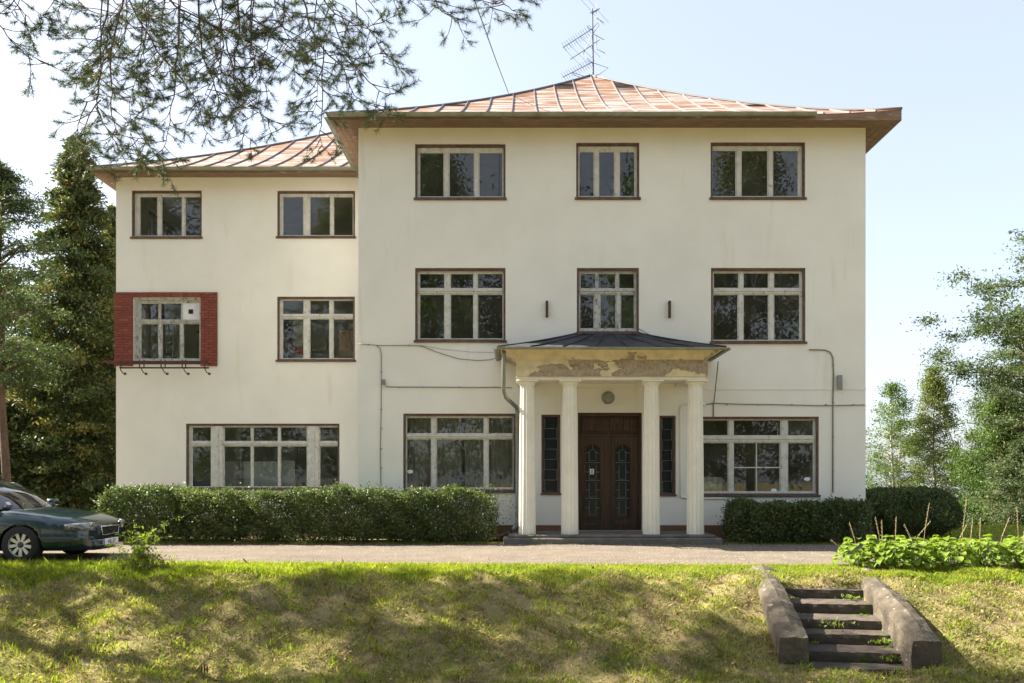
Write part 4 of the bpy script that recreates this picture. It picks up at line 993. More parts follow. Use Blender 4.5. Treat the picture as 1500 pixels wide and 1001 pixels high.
# ------------------------------------------------------------------ hedges
def bush(label, x0, x1, y0, y1, h, n, seed, lsz=.042, wob=.11, name='bush', group='clipped bushes along the facade', base=.0, e=5.5, m=m_hedge):
    rr = np.random.default_rng(seed); cx_, cy_ = (x0+x1)/2, (y0+y1)/2; zb = float(g(cx_, cy_))
    t = empty(name, (cx_, cy_, zb), label, 'bush', group)
    def pts(n, lo, hi):
        d = rand_unit(n); a, b, c = (x1-x0)/2, (y1-y0)/2, h/2
        # superellipsoid radius
        k = (np.abs(d[:,0]/a)**e + np.abs(d[:,1]/b)**e + np.abs(d[:,2]/c)**e)**(-1/e)
        # sample more evenly on long shapes: pick surface by box instead
        u = rr.uniform(-1,1,(n,3)); ax = rr.choice(3, n, p=np.array([b*c, a*c, a*b])/(b*c+a*c+a*b)); u[np.arange(n), ax] = np.sign(u[np.arange(n), ax])
        q = (np.abs(u)**e).sum(1)**(1/e); u = u/q[:,None]
        s = rr.uniform(lo, hi, n)
        P = u*np.array([a,b,c])*s[:,None]
        P[:,2] += 0
        w = wob*.8*(np.sin(P[:,0]*2.1+seed)*.6+np.sin(P[:,0]*17+P[:,2]*13+seed)*np.sin(P[:,1]*15+P[:,2]*19+P[:,0]*5)*.55+rr.normal(size=n)*.22+np.sin(P[:,0]*7.3+P[:,2]*6+seed)*.5+np.sin(P[:,1]*5+P[:,2]*8)*.4)
        nrm = u*np.array([1/a,1/b,1/c]); nrm /= np.linalg.norm(nrm, axis=1, keepdims=True)
        P += nrm*w[:,None]
        P[:,2] += h/2+base*.5
        return P, nrm
    P1, N1 = pts(n, .93, 1.03); P2, N2 = pts(n//2, .45, .93)
    P3, N3 = pts(n//16, 1.02, 1.20)
    P = np.concatenate([P1,P2,P3]); Nn = np.concatenate([N1,N2,N3])
    keep = (P[:,2] > .04 + .30*rng.random(len(P))**2.2) & (np.sin(P[:,0]*5.3+seed*2)*np.sin(P[:,2]*7.1+P[:,0]*2.2+seed)*np.sin(P[:,1]*6+1) < .55+.4*rng.random(len(P))); P, Nn = P[keep], Nn[keep]
    V, Fq = leaf_quads(P, lsz, .75, D=np.array([[0,0,.35]]), spread=1.0)
    np_mesh('foliage', V, Fq, m, t)
    sb = MB()
    for k in range(int((x1-x0)*7)):
        x = rr.uniform(x0+.15, x1-.15)-cx_; y = rr.uniform(-.3,.3)*(y1-y0)
        sb.tube([(x,y,-.03),(x+rr.uniform(-.1,.1),y,h*.4),(x+rr.uniform(-.3,.3),y+rr.uniform(-.2,.2),h*.85)], [.016,.012,.005], 5, cap=False)
    tag(sb.build('stems', m_twig, t), kind='stuff'); return t
YH0, YH1 = 17.05, 18.15
bush('rounded dark bush at the left end of the hedge, beside the car', PX(138,17.2), PX(257,17.2), YH0, 18.5, PZ(720,17.2)-.06, 26000, 1)
bush('middle bush of the left hedge with yellowish shoots', PX(252,17.2), PX(352,17.2), YH0, 18.4, PZ(726,17.2)-.06, 22000, 2, wob=.15, e=4, m=m_hedge2)
bush('long clipped bush reaching the left side of the porch', PX(348,17.1), PX(722,17.1), YH0-.05, YH1, PZ(720,17.1)-.06, 62000, 3)
bush('loose dark bush right of the porch under the window', PX(1074,17.3), PX(1190,17.3), 17.0, 18.1, PZ(737,17.2)-.08, 24000, 4, wob=.13)
bush('narrow bush at the right end of the facade', PX(1176,17.3), PX(1274,17.3), 17.0, 18.1, PZ(733,17.2)-.08, 17000, 5, wob=.13)
bush('large smooth clipped bush standing beyond the right house corner', PX(1240,19), PX(1410,19), 18.3, 20.6, PZ(717,18.4)-.05, 44000, 6, e=2.4, wob=.06)

# ------------------------------------------------------------------ grass
def blades(n, x0, x1, y0, y1, hmin, hmax, w, name, m, label, dens=None, hf=None, lean=.35):
    x = rng.uniform(x0, x1, n); y = rng.uniform(y0, y1, n)
    if dens is not None:
        k = rng.random(n) < dens(x, y); x, y = x[k], y[k]
    k = ~((np.abs(x-(4.50+(y-11.2)*.135)) < .74) & (y > 9.95) & (y < 12.2)); x, y = x[k], y[k]; n = len(x)
    h = rng.uniform(hmin, hmax, n)
    if hf is not None: h *= hf(x, y)
    a = rng.uniform(0, 2*np.pi, n); dx, dy = np.cos(a), np.sin(a); ln = rng.uniform(0, lean, n)*h*2
    b = rng.uniform(0, 2*np.pi, n); z = g(x, y)-.008
    W = w*rng.uniform(.6,1.3,n)
    A = np.stack([x-np.cos(b)*W, y-np.sin(b)*W, z], 1); B = np.stack([x+np.cos(b)*W, y+np.sin(b)*W, z], 1)
    M1 = np.stack([x+dx*ln*.35+np.cos(b)*W*.7, y+dy*ln*.35+np.sin(b)*W*.7, z+h*.6], 1); M0 = np.stack([x+dx*ln*.35-np.cos(b)*W*.7, y+dy*ln*.35-np.sin(b)*W*.7, z+h*.6], 1)
    T = np.stack([x+dx*ln, y+dy*ln, z+h], 1)
    V = np.stack([A,B,M1,T,M0], 1).reshape(-1,3); Fq = np.arange(n)[:,None]*5+np.arange(5)[None]
    return tag(np_mesh(name, V, Fq, m), label, 'grass', kind='stuff')
def patch(x, y, f=1.0, s=0): return .5+.5*np.sin(x*1.7*f+s+np.sin(y*2.3*f+s))*np.cos(y*2.1*f-s+np.sin(x*1.1*f))
blades(150000, -9.5, 9.5, 8.6, 12.7, .025, .07, .0055, 'bank_grass', m_grassM, 'short dull green mossy grass on the bank', lambda x,y: (.45+.55*patch(x,y,1.6,1))*np.where(patch(x,y,2.9,5)*patch(x,y,1.1,2) > .42, .25, 1), lean=.7)
blades(110000, -9.5, 9.5, 8.6, 12.7, .02, .06, .0055, 'dry_grass', m_grassD, 'dry straw-coloured grass matted on the bank', lambda x,y: (.25+.75*patch(x,y,1.9,4))*np.where(patch(x,y,2.9,5)*patch(x,y,1.1,2) > .42, .4, 1), lean=1.1)
blades(42000, -9.5, 9.5, 8.8, 12.6, .05, .13, .006, 'tuft_grass', m_grassG, 'bright green grass tufts scattered over the bank', lambda x,y: (patch(x,y,3.1,2) > .68)*.9, lean=.45)
blades(190000, -10.5, 5.6, 11.75, 13.42, .045, .12, .005, 'verge_grass', m_grassG, 'long bright green grass along the edge of the driveway', lambda x,y: np.clip((y-12.0-.35*patch(x,y,1.3,3)-.25*patch(x,y,4,1))/.45, .03, .85), hf=lambda x,y: np.clip(1.25-.07*(x+9.5), .45, 1.25)*(1 + (rng.random(len(x)) < .02)*.7), lean=.4)
blades(30000, 5.4, 9.5, 12.2, 12.95, .03, .09, .0045, 'verge_grass', m_grassG, 'short bright grass at the foot of the leafy flower bed', lean=.5)
blades(26000, -10.5, 8.5, 16.9, 17.35, .02, .08, .005, 'hedge_grass', m_grassM, 'thin weedy grass along the foot of the hedges', lambda x,y: .15+.85*((x<-.5)|(x>4.5))*patch(x,y,2,1), lean=.5)
blades(60000, 8.5, 30, 18.5, 42, .04, .10, .016, 'far_lawn', m_grassG, 'green lawn beyond the right end of the house', lean=.4)
blades(9000, -24, -9.5, 17.3, 30, .05, .14, .014, 'far_lawn', m_grassM, 'rough grass under the trees left of the house', lean=.4)

# fallen leaves and small clover on the bank
off_steps = lambda x, y: ~((np.abs(x-(4.50+(y-11.2)*.135)) < 1.15) & (y > 9.8) & (y < 13.1))
N = 1500; lx = rng.uniform(-8, 8, N); ly = rng.uniform(9, 13, N); k_ = off_steps(lx, ly); lx, ly = lx[k_], ly[k_]; C = np.stack([lx, ly, g(lx, ly)+.03], 1)
V, Fq = leaf_quads(C, .05, .6, D=np.array([[0,0,.1]])); tag(np_mesh('fallen_leaves', V, Fq, mat('fallen_leaf', (.20,.11,.05), (.32,.22,.10), scale=9, rough=.8, island=.5)), 'dead brown leaves lying scattered over the bank', 'leaves', kind='stuff')
N = 9000; lx = rng.uniform(-8.5, 8.5, N); ly = rng.uniform(9, 12.6, N); k_ = (patch(lx, ly, 2.2, 6) > .62) & off_steps(lx, ly); lx, ly = lx[k_], ly[k_]; C = np.stack([lx, ly, g(lx, ly)+.03], 1)+rng.normal(size=(len(lx),3))*.012
V, Fq = leaf_quads(C, .035, .8, D=np.array([[0,0,.1]])); tag(np_mesh('clover_leaves', V, Fq, m_grassG), 'small round-leaved weeds in patches on the bank', 'weeds', kind='stuff')

# weeds growing at the step joints
def weed(x, y, z, s, n, label):
    t = empty('weed', (x,y,z), label, 'weed', 'weeds growing from the step joints')
    P = rng.normal(size=(n,3))*np.array([s,s*.4,s*.35]); P[:,2] = np.abs(P[:,2])
    V, Fq = leaf_quads(P, .045, .5, D=np.array([[0,-.3,.8]]), spread=.8); np_mesh('foliage', V, Fq, m_sapling, t)
    MB().tube([(0,0,-.02),(0,0,s*.4)], .004, 4).build('stem', m_stalk, t)
for (px, py, Yk, s, n, lb) in ((1247,876,12.05,.09,60,'leafy weed at the right end of the top step'), (1262,903,11.6,.06,40,'weed at the right end of the second step'),
        (1222,915,11.15,.13,50,'grassy weed below the third step tread'), (1296,940,10.8,.10,70,'weed creeping along the right wall near the fourth step'), (1306,965,10.4,.08,60,'weed at the right end of the lowest riser'), (1190,940,10.8,.03,14,'tiny weed at the left wall foot')):
    weed(PX(px,Yk-.05), Yk-.05, PZ(py,Yk-.05)-.03, s, n, lb)

# fallen twigs
def twig(pts, r, label, leaves=False):
    p0 = Vector(pts[0]); t = empty('fallen_twig', p0, label, 'twig')
    MB().tube([Vector(p)-p0 for p in pts], [r*(1-.6*i/(len(pts)-1)) for i in range(len(pts))], 6).build('stick', m_stalk, t, True)
    return t
Yt = 9.85
t = twig([(PX(288,Yt),Yt,PZ(1002,Yt)), (PX(287,Yt),Yt,PZ(983,Yt)), (PX(299,Yt),Yt,PZ(970,Yt)), (PX(312,Yt),Yt,PZ(963,Yt)), (PX(328,Yt),Yt,PZ(962,Yt))], .012, 'upright bent twig with curled dead leaves low on the bank')
o_ = t.location
MB().tube([Vector((PX(304,Yt),Yt,PZ(968,Yt)))-o_, Vector((PX(315,Yt),Yt,PZ(943,Yt)))-o_], [.007,.003], 5).build('side_shoot', m_stalk, t)
MB().tube([Vector((PX(328,Yt),Yt,PZ(962,Yt)))-o_, Vector((PX(333,Yt),Yt,PZ(955,Yt)))-o_], [.006,.004], 5).build('side_shoot', m_stalk, t)
m_dead = mat('dead_brown_leaf', (.16,.07,.04), rough=.8)
for i, px in enumerate((295,299,303)):
    c = Vector((PX(px,Yt),Yt,PZ(975,Yt)))-o_
    MB().tube([c+Vector((0,0,.02)), c+Vector((.008,0,-.04)), c+Vector((0,.01,-.11))], [.004,.014,.005], 5).build('dead_leaf', m_dead, t)
for (pa_, pb_, Ya, Yb, lb) in (((362,880),(384,910),11.6,11.1,'pale dry stick lying on the upper bank'), ((290,930),(316,923),10.75,10.8,'short pale stick lying on the lower bank')):
    a = Vector((PX(pa_[0],Ya),Ya,0)); b = Vector((PX(pb_[0],Yb),Yb,0)); a.z = float(g(a.x,a.y))+.05; b.z = float(g(b.x,b.y))+.04
    twig([a, a.lerp(b,.5)+Vector((.02,0,.01)), b], .007, lb)

# ------------------------------------------------------------------ hosta bed
def hleaf(L, W, seed):
    r_ = random.Random(seed); P_ = []
    for i in range(7):
        f = i/6; hw = W*math.sin(math.pi*f**.72)**.75*(1 if 0 < i < 6 else 0)
        x = L*f*math.cos(.25+f*.75); z = L*(.30*f - .42*f*f) 
        P_.append([(x, -hw, z+hw*.28), (x, -hw*.5, z+hw*.02), (x, 0, z-hw*.12), (x, hw*.5, z+hw*.02), (x, hw, z+hw*.28)])
    return MB().grid(P_).mesh('leaf', m_hosta, True, fixn=False)
hl = [hleaf(.25,.052,1), hleaf(.21,.048,2), hleaf(.28,.056,3), hleaf(.18,.038,4)]
hp = [(5.62,13.15),(6.05,12.95),(6.15,13.45),(6.55,13.05),(6.7,13.55),(7.1,12.98),(7.25,13.5),(7.7,13.05),(7.9,13.6),(8.35,13.1),(8.6,13.6),(9.1,13.2),(9.6,13.5)]
stalks = {0:[(.0,.62,-.14),(-.2,.33,-.25)],1:[(.1,.75,.02),(-.1,.7,-.02)],2:[(.0,.68,-.1)],3:[(.1,.95,.12),(0,.6,-.2)],4:[(0,.6,.35)],5:[(.15,1.02,.1),(.3,.7,.05)],6:[(.2,.55,.2)],7:[(-.1,.72,.02),(.2,.72,.2)],9:[(0,.5,.03)],10:[(0,.85,-.03)],11:[(0,.6,.05)]}
names_h = ['hosta at the left tip of the bed','hosta just right of the left tip, front row','back-row hosta near the left tip','front hosta above the right step wall','back hosta behind the step wall','front hosta right of the step wall top','back hosta under the tallest stalk',
 'front hosta in the middle of the bed','back hosta in the middle of the bed','front hosta left of the frame edge','back hosta left of the frame edge','front hosta at the right frame edge','back hosta beyond the right frame edge']
for i, (x, y) in enumerate(hp):
    z = float(g(x,y)); t = empty('hosta_plant', (x,y,z), 'bright green '+names_h[i], 'plant', 'hostas in the leafy flower bed')
    nl = 74
    for k in range(nl):
        a = k*2.39996+random.uniform(-.3,.3); f = (k+.5)/nl; rad = .06+.25*f**.7; hz = .46-.33*f+random.uniform(-.03,.04)
        inst('leaf', random.choice(hl), t, (math.cos(a)*rad, math.sin(a)*rad*.9, hz), (random.uniform(-.35,.35), random.uniform(-.1,.25)+f*.45, a+random.uniform(-.3,.3)), [random.uniform(.9,1.3)]*3)
    st_ = MB()
    for k in range(26):
        a = k*2.4; rad = .08+.22*(k/26); st_.tube([(0.02*math.cos(a),0.02*math.sin(a),0),(math.cos(a)*rad*.6,math.sin(a)*rad*.6,.22),(math.cos(a)*rad,math.sin(a)*rad,.34-.25*k/26)], .005, 4, cap=False)
    st_.build('leaf_stalks', m_sapling, t)
    for (dx, hh, ln) in stalks.get(i, []):
        p = [(dx,0,.2),(dx+ln*.4,0,.2+hh*.5),(dx+ln,0,.15+hh)]; s = MB().tube(p, [.005,.004,.0025], 5)
        for q in range(24):
            f = .45+.55*q/24; c = Vector(p[1]).lerp(Vector(p[2]), (f-.45)/.55); a = q*2.1
            s.tube([c, c+Vector((math.cos(a)*.016, math.sin(a)*.016, -.022+.01*(q%2)))], [.0025,.0045], 4)
        s.build('seed_stalk', m_stalk, t)

# ------------------------------------------------------------------ sapling in front of the car
sx, sy = PX(205,13.0), 13.0; sp = empty('sapling', (sx,sy,float(g(sx,sy))), 'leafy yellow-green sapling growing in the verge before the car', 'sapling')
sb = MB(); LV = []; 
for (a, b, zt) in ((-.62,.05,.42),(-.35,0,.62),(-.15,.05,.70),(.10,0,.62),(.30,.05,.74),(.62,0,.86),(.45,-.05,.55),(-.5,-.05,.25),(.05,-.1,.4),(-.05,.1,.55),(.2,-.05,.35)):
    pts = [Vector((a*f*f*.9+.02*math.sin(f*9), b*f, zt*f*(1.12-.12*f))) for f in [i/6 for i in range(7)]]
    sb.tube(pts, [.007-.001*i*.8 for i in range(7)], 5)
    for q in range(9):
        f = .3+.7*q/8; c = pts[0].lerp(pts[-1], f) if False else pts[min(6,int(f*6))].lerp(pts[min(6,int(f*6)+1)], f*6-int(f*6))
        side = Vector((math.cos(q*2.4)*.14, math.sin(q*2.4)*.10, .02)); 
        sb.tube([c, c+side], [.0025,.0015], 3, cap=False)
        for u in range(7):
            LV.append(c+side*(u/6)+Vector((random.uniform(-.02,.02), random.uniform(-.02,.02), random.uniform(-.015,.02))))
sb.build('stem', m_stalk, sp)
V, Fq = leaf_quads(np.array([tuple(v) for v in LV]), .055, .5, D=np.array([[0,-.2,-.1]]), spread=1.0); np_mesh('foliage', V, Fq, m_sapling, sp)
P = rng.normal(size=(900,3))*np.array([.22,.12,.08])+np.array([.12,0,.08]); P[:,2] = np.abs(P[:,2])
V, Fq = leaf_quads(P, .07, .3, D=np.array([[0,0,.9]]), spread=.8); np_mesh('undergrowth', V, Fq, m_grassM, sp)

# ------------------------------------------------------------------ overhead pine with hanging boughs
Z1 = lambda x, y: (x/2.944, y/2.944)
Z2 = lambda x, y: (450+x/2.944, 60+y/2.944)
guides = [
 [Z1(480,-90),Z1(470,0),Z1(440,130),Z1(435,290),Z1(420,400),Z1(430,500),Z1(480,590),Z1(560,670),Z1(610,700)],
 [Z1(540,-90),Z1(525,20),Z1(500,130),Z1(475,260),Z1(480,400),Z1(480,500),Z1(520,580),Z1(640,600)],
 [Z1(780,-60),Z1(775,60),Z1(765,200),Z1(755,340),Z1(740,450),Z1(730,560),Z1(705,650),Z1(705,780)],
 [Z1(540,-60),Z1(575,40),Z1(640,150),Z1(700,250),Z1(790,350),Z1(850,450),Z1(880,560),Z1(940,610)],
 [Z1(690,-60),Z1(740,15),Z1(800,50),Z1(950,120),Z1(1080,180),Z1(1200,260),Z1(1300,330)],
 [Z1(850,-60),Z1(860,120),Z1(880,250),Z1(930,380),Z1(950,480),Z1(1030,560),Z1(1090,610)],
 [Z1(1020,-60),Z1(1030,150),Z1(1010,280),Z1(1020,400),Z1(1100,480),Z1(1240,550)],
 [Z1(1300,-60),Z1(1320,40),Z1(1350,150),Z1(1420,240),Z2(150,110),Z2(200,230),Z2(300,290),Z2(370,340)],
 [Z1(930,-60),Z1(970,10),Z1(1130,110),Z1(1250,200),Z1(1370,280),Z1(1440,330)],
 [Z1(1400,200),Z1(1390,350),Z1(1390,500),Z1(1380,600),Z1(1430,680)],
 [Z1(-60,60),Z1(0,110),Z1(50,180),Z1(150,250),Z1(220,280)],
 [Z1(30,-60),Z1(60,0),Z1(110,60),Z1(150,110),Z1(220,160)],
 [Z1(300,-60),Z1(340,10),Z1(420,60),Z1(520,70)],
 [Z2(100,-120),Z2(150,20),Z2(200,80),Z2(300,60),Z2(330,40)],
 [Z1(1180,-60),Z1(1200,80),Z1(1240,150),Z1(1300,260),Z1(1330,330)],
 [Z1(1100,-60),Z1(1090,100),Z1(1080,240),Z1(1130,350),Z1(1180,420)],
 [Z1(650,-60),Z1(640,60),Z1(620,200),Z1(640,330),Z1(630,400)],
 [Z1(900,-60),Z1(960,150),Z1(950,260),Z1(900,380),Z1(880,440)],
 [Z1(720,-60),Z1(700,100),Z1(720,180),Z1(690,280),Z1(560,330)],
 [Z1(430,430),Z1(370,540),Z1(370,640),Z1(400,700)],
 [Z2(60,-200),Z2(120,-120),Z2(250,-60),Z2(330,-120)],
 [(625,-25),(640,5),(655,22),(690,32)], [(720,-20),(735,2),(750,15),(768,22)], [(735,3),(722,6),(715,14)], [(560,-30),(600,-5),(640,2)],
 [(150,-25),(170,5),(205,25),(240,28)], [(20,-30),(30,0),(10,20)], [(75,-30),(90,-5),(85,20)],
 [Z1(1400,-60),Z1(1440,60),Z1(1420,140),Z1(1480,250)], [Z2(170,60),Z2(260,170),Z2(340,230),Z2(420,200)],
]
for _k in range(8):
    _x = 170+_k*50+random.uniform(-12,12); _e = _x+random.uniform(-40,40); _d = random.uniform(70,190)*(1 if 110 < _x < 560 else .45)
    guides.append([(_x,-45),(_x+random.uniform(-8,8),_d*.25),((_x+_e)/2,_d*.5),(_e+random.uniform(-10,10),_d*.8),(_e,_d)])
for _g in ([(128,150),(118,175),(112,205),(125,235)],[(160,60),(140,90),(118,118),(104,124)],[(230,150),(205,165),(190,200),(205,232)],[(330,60),(345,110),(370,150),(400,185)],[(150,0),(148,50),(152,95),(140,128)]): guides.append(_g)
pine = empty('pine_tree', (-6.9, 6.3, -1.1), 'big pine beside the viewer whose needled boughs hang across the sky', 'tree')
po = pine.location
MB().tube([(0,0,0),(.1,0,3),(.05,.1,6),(.2,0,9),(.1,0,13)], [.32,.27,.23,.18,.06], 12).build('trunk', m_bark, pine, True)
br = MB(); TW = []   # twigs: (base, dir, length)
limb_pts = [Vector((-6.8,6.3,5.5)), Vector((-5,6.4,6.6)), Vector((-3,6.6,6.9)), Vector((-1.4,6.7,6.75)), Vector((-.2,6.6,6.4)), Vector((.5,6.5,6.0))]
br.tube([p-po for p in limb_pts], [.11,.09,.07,.05,.035,.015], 8)
rb = random.Random(11)
def limb_at(x):
    for a, b in zip(limb_pts, limb_pts[1:]):
        if a.x <= x <= b.x: return a.lerp(b, (x-a.x)/(b.x-a.x))
    return limb_pts[-1] if x > 0 else limb_pts[0]
def grow(pts, r0, lvl):
    """pts list of Vector; put branchlets on it"""
    n = len(pts); L = sum((pts[i+1]-pts[i]).length for i in range(n-1))
    br.tube([p-po for p in pts], [max(.0022, r0*(1-.78*i/(n-1))) for i in range(n)], 5, cap=False)
    step = .07 if lvl == 0 else .062; s = step*rb.uniform(.5,1.5)
    acc = 0
    for i in range(n-1):
        seg = (pts[i+1]-pts[i]); l = seg.length; d = seg.normalized()
        while s < acc+l:
            f = s/L; p = pts[i]+d*(s-acc)
            if lvl == 0 and f > .10:
                k = rb.choice((-1,1)); side = Vector((k*rb.uniform(.5,1.0), rb.uniform(-.7,.7), rb.uniform(-.45,.25)))
                dd = (d*rb.uniform(.3,.9)+side).normalized(); ln = rb.uniform(.10,.42)*(1.15-.55*f)
                q = [p]; 
                for j in range(3):
                    dd = (dd+Vector((rb.uniform(-.3,.3), rb.uniform(-.3,.3), rb.uniform(-.22,.28)))).normalized(); q.append(q[-1]+dd*ln/3)
                grow(q, .0045, 1)
            elif lvl == 1 and f > .35:
                dd = (d+Vector((rb.uniform(-.9,.9), rb.uniform(-.9,.9), rb.uniform(-.5,.7)))).normalized(); l2 = rb.uniform(.03,.09)
                br.tube([p-po, p+dd*l2-po], [.002,.0018], 3, cap=False); TW.append((p+dd*l2*.4, dd, rb.uniform(.05,.09)))
            s += step*rb.uniform(.6,1.5)*(1 if lvl else 1.0)
        acc += l
    TW.append((pts[-1]-(pts[-1]-pts[-2]).normalized()*.05, (pts[-1]-pts[-2]).normalized(), rb.uniform(.07,.11)))
for gi, gd in enumerate(guides):
    Yg = 5.9+.9*rb.random(); P_ = []
    for i, (px, py) in enumerate(gd):
        Y_ = Yg + .12*math.sin(i*1.3+gi) ; P_.append(Vector((PX(px,Y_), Y_, PZ(py,Y_))))
    # smooth
    Q = []
    for i in range(len(P_)-1):
        a = P_[max(0,i-1)]; b = P_[i]; c = P_[i+1]; d = P_[min(len(P_)-1,i+2)]
        for t in (0,.33,.66):
            Q.append(.5*((2*b)+(c-a)*t+(2*a-5*b+4*c-d)*t*t+(3*b-a-3*c+d)*t**3)+Vector((rb.uniform(-.008,.008),rb.uniform(-.01,.01),rb.uniform(-.008,.008))))
    Q.append(P_[-1]); thick = .0085 if len(gd) > 5 else .006
    grow(Q, thick, 0)
    if gd[0][1] < 0:        # tie it to the limb overhead, outside the frame
        tp = limb_at(Q[0].x-.5); c_ = [tp, tp.lerp(Q[0], .3)+Vector((rb.uniform(-.15,.15), rb.uniform(-.15,.15), .22)), tp.lerp(Q[0], .65)+Vector((rb.uniform(-.12,.12), rb.uniform(-.12,.12), .16)), Q[0]]
        br.tube([p-po for p in c_], [.018,.014,.011,thick], 6, cap=False)
        for a_, b_ in zip(c_, c_[1:]):
            if min(a_.z, b_.z) < 6.0: continue
            for _ in range(2):
                p = a_.lerp(b_, rb.random()); dd = Vector((rb.uniform(-1,1), rb.uniform(-1,1), rb.uniform(-.2,.5))).normalized(); ln = rb.uniform(.2,.5)
                grow([p, p+dd*ln*.5, p+dd*ln+Vector((0,0,rb.uniform(-.08,.05)))], .005, 1)
for _ in range(26):                       # shoots along the limb itself, above the view
    p = limb_at(rb.uniform(-5.5, .4)); dd = Vector((rb.uniform(-.6,1), rb.uniform(-1,1), rb.uniform(.35,.9))).normalized(); ln = rb.uniform(.3,.7)
    grow([p, p+dd*ln*.5, p+dd*ln], .007, 0)
br.build('branches', m_twig, pine, True)
B = np.array([tuple(t[0]) for t in TW]); Dd = np.array([tuple(t[1]) for t in TW]); Ln = np.array([t[2] for t in TW])
k = 56; n = len(B); f = rng.random((n,k,1)); base_ = B[:,None,:]+Dd[:,None,:]*Ln[:,None,None]*f
rd = rand_unit(n*k).reshape(n,k,3); dirn = Dd[:,None,:]*.75+rd*.85; dirn /= np.linalg.norm(dirn, axis=2, keepdims=True)
nl = rng.uniform(.036,.062,(n,k,1)); sd = np.cross(dirn.reshape(-1,3), rand_unit(n*k)).reshape(n,k,3); sd /= np.linalg.norm(sd, axis=2, keepdims=True)+1e-9
V = np.stack([base_-sd*.0015, base_+sd*.0015, base_+dirn*nl], 2).reshape(-1,3)-np.array(po)
np_mesh('needles', V, np.arange(n*k*3).reshape(-1,3), m_needle, pine)
print('TWIGS', n)

# ------------------------------------------------------------------ car
car = empty('parked_car', (-9.91, 14.32, .02), 'dark teal estate car parked on the driveway beside the hedge', 'car')
ST = [(-2.36,.66,.84),(-2.30,.78,.90),(-2.1,.85,.935),(-1.5,.895,.95),(-.6,.90,.955),(.3,.90,.95),(.95,.90,.95),(1.10,.895,.945),(1.35,.89,.915),(1.65,.88,.875),(1.9,.86,.83),(2.08,.815,.79),(2.22,.74,.745),(2.31,.64,.70),(2.36,.54,.655)]
sec = [(0,0,0),(.40,0,-.002),(.70,0,-.012),(.86,0,-.035),(.945,0,-.085),(.985,0,-.17)]
rows_ = []
for (x, w, zt) in ST:
    half = [(f*w, zt+dz) for (f,_,dz) in sec] + [(w, .60 if zt > .7 else .52), (w*.995,.50), (w*1.012,.46), (w*1.012,.38), (w*.985,.30), (w*.94,.21), (w*.5,.19), (0,.19)]
    half[6] = (w, min(.62, zt-.22)); half[7] = (w*.998, min(.50, zt-.27))
    ring_ = half + [(-y,z) for (y,z) in reversed(half[1:-1])]; ring_.append(ring_[0])
    rows_.append([(x,y,z) for (y,z) in ring_])
mb = MB(); k = len(rows_[0])-1
for r_ in rows_: mb.v.extend(r_[:-1])
for i in range(len(rows_)-1):
    for j in range(k): a = i*k+j; b = i*k+(j+1)%k; mb.f.append((a,b,b+k,a+k))
mb.f.append(tuple(range(k))); mb.f.append(tuple((len(rows_)-1)*k+j for j in reversed(range(k))))
body = mb.build('body', m_paint, car, True)
sub = body.modifiers.new('s', 'SUBSURF'); sub.levels = 2; sub.render_levels = 2
WX = (1.31, -1.45); cuts = []
for wx in WX:
    for s in (-1, 1):
        c = MB().lathe([(.352,-.17),(.352,.17)], (wx, s*.86, .33), 40, 'y').build('arch_cutter', m_black, car); cuts.append(c)
        b_ = body.modifiers.new('b', 'BOOLEAN'); b_.operation = 'DIFFERENCE'; b_.object = c; b_.solver = 'EXACT'
bpy.context.view_layer.update()
dg = bpy.context.evaluated_depsgraph_get(); me = bpy.data.meshes.new_from_object(body.evaluated_get(dg)); body.modifiers.clear(); body.data = me
me.name = 'body'
for c in cuts: bpy.data.objects.remove(c, do_unlink=True)
# bumper strip, mirrors, wheels
tyre_m = MB().lathe([(.20,-.10),(.30,-.105),(.322,-.085),(.328,-.04),(.328,.04),(.322,.085),(.30,.105),(.20,.10)], n=40, axis='y', cap=False).mesh('tyre', m_black, True)
rimm = MB().lathe([(.215,.0),(.218,-.085),(.205,-.092),(.200,-.07),(.196,.0)], n=40, axis='y', cap=False)
rim_m = rimm.mesh('rim', m_alloy, True)
spk = MB()
for i in range(9):
    a = 2*math.pi*i/9; ca, sa = math.cos(a), math.sin(a)
    def rp(r_, t_, y): return (r_*ca - t_*sa, y, r_*sa + t_*ca)
    spk.add([rp(.045,-.020,-.075),rp(.045,.020,-.075),rp(.20,.030,-.082),rp(.20,-.030,-.082),rp(.045,-.020,-.05),rp(.045,.020,-.05),rp(.20,.030,-.05),rp(.20,-.030,-.05)],
            [(0,1,2,3),(7,6,5,4),(0,4,5,1),(1,5,6,2),(2,6,7,3),(3,7,4,0)])
spk_m = spk.mesh('spokes', m_alloy); hub_m = MB().lathe([(.05,-.04),(.055,-.075),(.04,-.088)], n=20, axis='y').mesh('hub_cap', m_trim, True)
disc_m = MB().lathe([(.196,-.02),(.196,-.035)], n=32, axis='y').mesh('brake_disc', m_black)
for wx in WX:
    for s in (-1, 1):
        w = empty('wheel', (wx, s*.79, .328)); w.parent = car; w.rotation_euler = (0, .2, 0 if s < 0 else math.pi)
        for nm, mm in (('tyre',tyre_m),('rim',rim_m),('spokes',spk_m),('hub_cap',hub_m),('brake_disc',disc_m)): inst(nm, mm, w)
